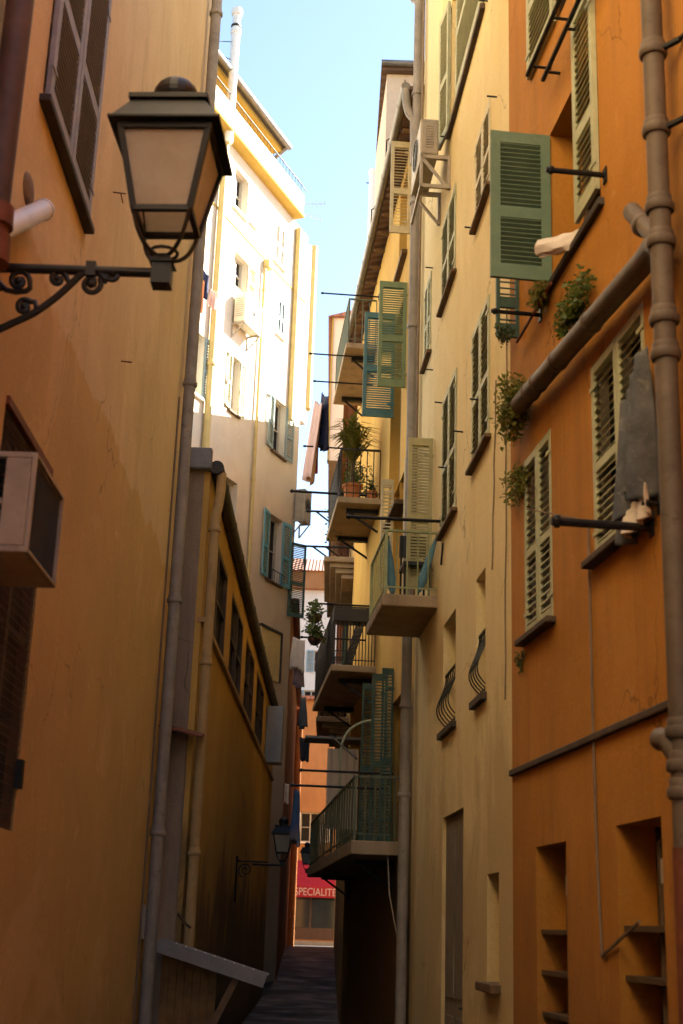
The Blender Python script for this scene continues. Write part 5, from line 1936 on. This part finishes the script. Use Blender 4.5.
# blanket hung from the orange window
ub0, zb0 = WO.uz(647, 372, .06)
ub1, zb1 = WO.uz(619, 398, .06)
_, zbb = WO.uz(632, 492, .06)
mb_top = max(zb0, zb1) + .12
cloth('blanket', 'dark grey blanket draped over the shutter of the right hand orange window', 'blanket', WO.pt(ub0, mb_top, .08), WO.pt(ub1, mb_top - .2, .06), mb_top - zbb, 'blanket', None, .055, .82, seed=21, folds=4.3, nu=44, nv=30, hem=.12)
ub0, zb0 = WO.uz(648, 490, .08)
ub1, _ = WO.uz(624, 500, .08)
_, zbb = WO.uz(635, 530, .08)
cloth('cloth', 'crumpled off white cloth hanging under the dark grey blanket', 'cloth', WO.pt(ub0, zb0 + .04, .09), WO.pt(ub1, zb0 - .02, .08), zb0 - zbb, 'cloth_white', None, .03, .8, seed=22)
# rolled white cloth on the green shutter window
ua, za = WO.uz(571, 232, .05)
oz = WO.offz(538, 248, ua + .25)
mb = MB()
pA2, pB2 = WO.pt(ua, za, -.1), WO.pt(ua + .25, oz[1], oz[0])
ps = [pA2.lerp(pB2, i / 10) + Vector((0, .004 * math.sin(i * 2), .004 * math.sin(i * 1.7))) for i in range(11)]
ax_ = (pB2 - pA2).normalized()
sx_ = ax_.cross(Z).normalized()
uz_ = sx_.cross(ax_)
vs, fs = [], []
nr, sg = 26, 22
for i in range(nr):
    t = i / (nr - 1)
    c = pA2.lerp(pB2, t) - Z * .02 * math.sin(t * 3.1)
    for k in range(sg):
        a = 2 * math.pi * k / sg
        r = .056 * (1 + .13 * math.sin(3 * a + 5 * t) + .09 * math.sin(7 * a - 9 * t) + .05 * math.sin(23 * t + a))
        vs.append(c + sx_ * (r * .75 * math.cos(a)) + uz_ * (r * 1.1 * math.sin(a)) + ax_ * (.012 * math.sin(2 * a) if i == nr - 1 else 0))
for i in range(nr - 1):
    for k in range(sg):
        k2 = (k + 1) % sg
        fs.append((i * sg + k, i * sg + k2, (i + 1) * sg + k2, (i + 1) * sg + k))
fs += [tuple(range(sg))[::-1], tuple((nr - 1) * sg + k for k in range(sg))]
mb = MB().add(vs, fs)
tag(mb.build('rolled_cloth', 'cloth_white', smooth=True), 'rolled white cloth lying on the sill by the sage green shutter', 'cloth')

# ------------------------------------------------------------------ plants
def plant(name, label, c, rx, ry, rz, n, leaf, mat='leaf', group='plants growing on the walls and balconies', droop=.0, stems=9, root=None, seed=0, long=1.6, cat='plant'):
    rnd = random.Random(seed + 77)
    c = Vector(c)
    root = Vector(root) if root is not None else c - Z * rz
    T = thing(name, label, cat, root, group)
    sm = MB()
    lf = MB()
    tips = []
    for i in range(stems):
        v = Vector((rnd.gauss(0, 1), rnd.gauss(0, 1), rnd.gauss(0, .8))).normalized()
        q = c + Vector((v.x * rx, v.y * ry, v.z * rz)) * rnd.uniform(.55, 1.0)
        m_ = root.lerp(q, .5) + Vector((rnd.uniform(-.3, .3) * rx, rnd.uniform(-.3, .3) * ry, rnd.uniform(.0, .4) * rz))
        cv = arc(root, m_, q - Z * droop * rz, 7)
        sm.tube(cv, [.009 - .001 * k for k in range(8)], 4)
        tips.append(cv)
    for i in range(n):
        cv = rnd.choice(tips)
        p = cv[rnd.randint(2, 7)] + Vector((rnd.gauss(0, .18) * rx, rnd.gauss(0, .18) * ry, rnd.gauss(0, .18) * rz))
        a = Vector((rnd.gauss(0, 1), rnd.gauss(0, 1), rnd.gauss(-.2, .7))).normalized()
        b = a.orthogonal().normalized()
        b = Matrix.Rotation(rnd.uniform(0, 6.28), 3, a) @ b
        L = leaf * rnd.uniform(.6, 1.3) * long
        w = leaf * rnd.uniform(.3, .5)
        lf.add([p, p + a * L * .45 + b * w, p + a * L, p + a * L * .45 - b * w], [(0, 1, 2, 3)])
    sm.build('stem', 'stem', T)
    lf.build('foliage', mat, T, recalc=False)
    return T


q = WO.pt(*WO.uz(511, 399, .12), .12)
plant('plant', 'bushy green plant sprouting from the open end of the sloping brown pipe', q, .12, .22, .26, 1700, .030, 'leafY', root=WO.pt(uS, zS, .10), seed=1, droop=.35, stems=34)
q = WO.pt(*WO.uz(513, 481, .06), .06)
plant('plant', 'light yellowish green weed on the wall joint under the pipe plant', q, .09, .19, .18, 800, .023, 'leafY', root=WO.pt(*WO.uz(527, 478), 0.0), seed=2, droop=.3, stems=16)
q = WO.pt(*WO.uz(574, 301, .08), .08)
plant('plant', 'loose green plant growing behind the sloping pipe near the window', q, .10, .36, .18, 800, .028, 'leaf', root=WO.pt(*WO.uz(572, 322), 0.02), seed=3, stems=14)
q = WO.pt(*WO.uz(539, 293, .08), .08)
plant('plant', 'small leafy tuft at the lower hinge corner of the sage green shutter', q, .08, .2, .12, 420, .026, 'leafY', root=WO.pt(*WO.uz(545, 305), 0.02), seed=4, stems=12)
q = WO.pt(*WO.uz(520, 659, .04), .04)
plant('plant', 'tiny weed on the orange wall below the long shuttered window sill', q, .04, .08, .08, 110, .016, 'leaf', root=WO.pt(*WO.uz(520, 666), 0.0), seed=5)
q = WO.pt(*WO.uz(503, 330, .2), .2)
plant('plant', 'dark tuft of leaves on the small dark green shutter', q, .09, .12, .10, 180, .022, 'leafD', seed=6)
# balcony 2 plants


def BP(b, du, do, dz):
    return WY.pt(b[0] + du, b[2] + dz, do)


def pot(label, c, r, h, group='pots on the plant balcony', mat='terracotta'):
    mb = MB().tube([c, c + Z * h * .85, c + Z * h * .86, c + Z * h], [r * .72, r * .95, r * 1.08, r * 1.08], 16)
    return tag(mb.build('flower_pot', mat, smooth=True), label, 'flower pot', group)


pot('largest terracotta pot behind the dark railing of the plant balcony', BP(b2_, .35, b2_[3] * .62, .002), .15, .3)
pot('small terracotta pot at the wall end of the plant balcony', BP(b2_, .25, .12, .002), .08, .18)
pot('terracotta pot at the far rail of the plant balcony', BP(b2_, 1.2, b2_[3] * .5, .002), .13, .25)
# palm: long arched blades
T = thing('potted_palm', 'tall spiky palm rising above the railing of the plant balcony', 'plant', BP(b2_, .35, b2_[3] * .62, .3), 'plants growing on the walls and balconies')
mb = MB()
rnd = random.Random(5)
c0 = BP(b2_, .35, b2_[3] * .62, .3)
for i in range(150):
    a = rnd.uniform(0, 6.28)
    L = rnd.uniform(.4, .85)
    tilt = rnd.uniform(.15, 1.0)
    h0 = c0 + Z * rnd.uniform(.35, .75)
    out = Vector((math.cos(a) * .8, math.sin(a), 0))
    p1 = h0 + (out * math.sin(tilt) + Z * math.cos(tilt)) * L * .6
    p2 = p1 + out * L * .45 - Z * L * .15 * tilt
    side = out.cross(Z) * .02
    mb.add([h0 - side, h0 + side, p1 + side * 1.1, p1 - side * 1.1, p2], [(0, 1, 2, 3), (3, 2, 4)])
mb.build('foliage', 'leafY', T, recalc=False)
MB().tube([c0, c0 + Z * .4, c0 + Z * .75], [.04, .03, .025], 8).build('trunk', 'stem', T)
plant('balcony_plant', 'leafy bush filling the middle of the plant balcony', BP(b2_, .8, b2_[3] * .5, .55), b2_[3] * .4, .5, .45, 900, .04, 'leaf', seed=11, stems=18, root=BP(b2_, 1.0, b2_[3] * .5, .2))
plant('balcony_plant', 'dark trailing plant at the outer far corner of the plant balcony', BP(b2_, 1.7, b2_[3] * .8, .4), b2_[3] * .3, .6, .45, 600, .04, 'leafD', seed=12, stems=14, root=BP(b2_, 1.7, b2_[3] * .7, .05), droop=.4)
plant('balcony_plant', 'small bush beside the wall on the plant balcony', BP(b2_, .2, .14, .36), .10, .14, .2, 150, .03, 'leaf', seed=13, root=BP(b2_, .25, .12, .17))
# hanging plants
yh = tipB.y
for (lab, px, py, rr, sd) in (('upper of two hanging baskets with trailing leaves against the white house', 315, 612, .28, 21), ('lower of two hanging baskets with trailing leaves against the white house', 315, 634, .26, 22)):
    q = atY(px, py, yh)
    plant('hanging_plant', lab, q + Z * .05, rr * .75, rr, rr * .9, 260, .05, 'leaf', seed=sd, root=q, droop=.4)
    mb = MB().ellips(q - Z * .05, .12, .12, .14, 12, 6, h0=-1, h1=0)
    mb.tube([q, q + Z * (tipB.z - q.z if tipB.z > q.z + .1 else .3)], .006, 4)
    tag(mb.build('hanging_pot', 'dark_brown', smooth=True), lab.replace('hanging baskets with trailing leaves', 'dark hanging pots holding plants'), 'flower pot', 'hanging pots')

# ------------------------------------------------------------------ things on the balconies
q = BP(b1, .55, .18, 0)
CH = thing('chair', 'black folding chair standing on the light green railed balcony', 'chair', q)
mb = MB()
mb.box(q, WY.d, WY.n, Z, (-.2, .2), (-.12, .18), (.42, .46))
mb.build('seat', 'black_plastic', CH)
mb = MB().box(q, WY.d, WY.n, Z, (.17, .2), (-.12, .18), (.6, .85))
mb.build('backrest', 'black_plastic', CH)
for sx in (-.18, .18):
    for sy in (-.1, .16):
        MB().tube([q + WY.d * sx + WY.n * sy + Z * .002, q + WY.d * (sx * .9) + WY.n * sy + Z * (.85 if sx > 0 else .42)], .012, 6).build('leg', 'iron', CH)


def folded_cloth_umbrella(label, base, top, r):
    base, top = Vector(base), Vector(top)
    T = thing('folded_parasol', label, 'parasol', base, 'blue folded parasols on the light green railed balcony')
    d = top - base
    mb = MB().tube([base + d * .08, base + d * .25, base + d * .6, base + d * .95], [r * .5, r, r * .8, r * .25], 9)
    mb.build('canopy', 'cloth_blue', T)
    MB().tube([base, top], .012, 6).build('pole', 'iron', T)


p_a = WY.offz(417, 588, b1[0] + .12)
p_b = WY.offz(438, 535, b1[0] + .12)
folded_cloth_umbrella('blue folded parasol leaning on the wall end of the light green railing', WY.pt(b1[0] + .12, b1[2] + .01, p_a[0]), WY.pt(b1[0] + .12, p_b[1], max(.03, p_b[0])), .05)
p_a = WY.offz(393, 588, b1[0] + .25)
p_b = WY.offz(386, 536, b1[0] + .25)
folded_cloth_umbrella('blue folded parasol leaning on the outer corner of the light green railing', WY.pt(b1[0] + .25, b1[2] + .01, p_a[0]), WY.pt(b1[0] + .25, p_b[1], min(p_b[0], b1[3] - .08)), .05)
# drying rack on balcony 4
T = thing('drying_rack', 'dark folded drying rack leaning on the balcony with close dark bars', 'drying rack', BP(b4_, .3, .25, 0))
mb = MB()
for k in range(6):
    mb.tube([BP(b4_, .25 + .06 * k, .36 + .02 * k, .01), BP(b4_, .3 + .06 * k, .10 + .02 * k, .95)], .011, 5)
mb.build('frame', 'iron', T)
mb = MB()
for k in range(4):
    mb.tube([BP(b4_, .25, .34 - .06 * k, .15 + .2 * k), BP(b4_, .6, .42 - .06 * k, .15 + .2 * k)], .006, 5)
mb.build('rungs', 'iron', T)
# TV aerials on the pale house
for lab, px, py, L in (('thin tv aerial on the roof terrace corner, upper one', 300, 204, 26), ('thin tv aerial on the roof terrace corner, lower one', 300, 213, 22)):
    Yq = TE.y - .2
    a, b2q = atY(px, py, Yq), atY(px + L, py + (0 if L > 24 else 7), Yq)
    T = thing('tv_aerial', lab, 'aerial', (a.x, Yq, a.z), 'tv aerials')
    MB().tube([a, b2q], .008, 5).build('boom', 'aerial', T)
    mb = MB()
    for k in range(6):
        c = a.lerp(b2q, .2 + .15 * k)
        mb.tube([c - Yv * .25 - Z * .02, c + Yv * .25 + Z * .02], .006, 4)
    mb.build('elements', 'aerial', T)

# ------------------------------------------------------------------ LIGHT
EL, AZ = R_(36), R_(64)      # azimuth measured from +Y towards +X
sdir = Vector((math.sin(AZ) * math.cos(EL), math.cos(AZ) * math.cos(EL), math.sin(EL)))
ld = bpy.data.lights.new('sun', 'SUN')
ld.energy = 5.0
ld.angle = R_(.5)
ld.color = (1, .945, .83)
lo_ = bpy.data.objects.new('sun', ld)
COL.objects.link(lo_)
lo_.rotation_euler = (-sdir).to_track_quat('-Z', 'Y').to_euler()
w = bpy.data.worlds.new('World')
scene.world = w
w.use_nodes = True
nt = w.node_tree
sky = nt.nodes.new('ShaderNodeTexSky')
sky.sky_type = 'NISHITA'
sky.sun_disc = False
sky.sun_elevation = EL
sky.sun_rotation = AZ
sky.air_density = 1.0
sky.dust_density = 1.0
sky.ozone_density = 1.0
bg = nt.nodes['Background']
nt.links.new(sky.outputs[0], bg.inputs['Color'])
bg.inputs['Strength'].default_value = 0.05
vs_ = scene.view_settings
vs_.view_transform = 'Standard'
vs_.look = 'None'
vs_.exposure = 3.1
vs_.gamma = 1
scene.cycles.use_denoising = True
scene.cycles.max_bounces = 8
scene.cycles.diffuse_bounces = 6
scene.cycles.sample_clamp_indirect = 8
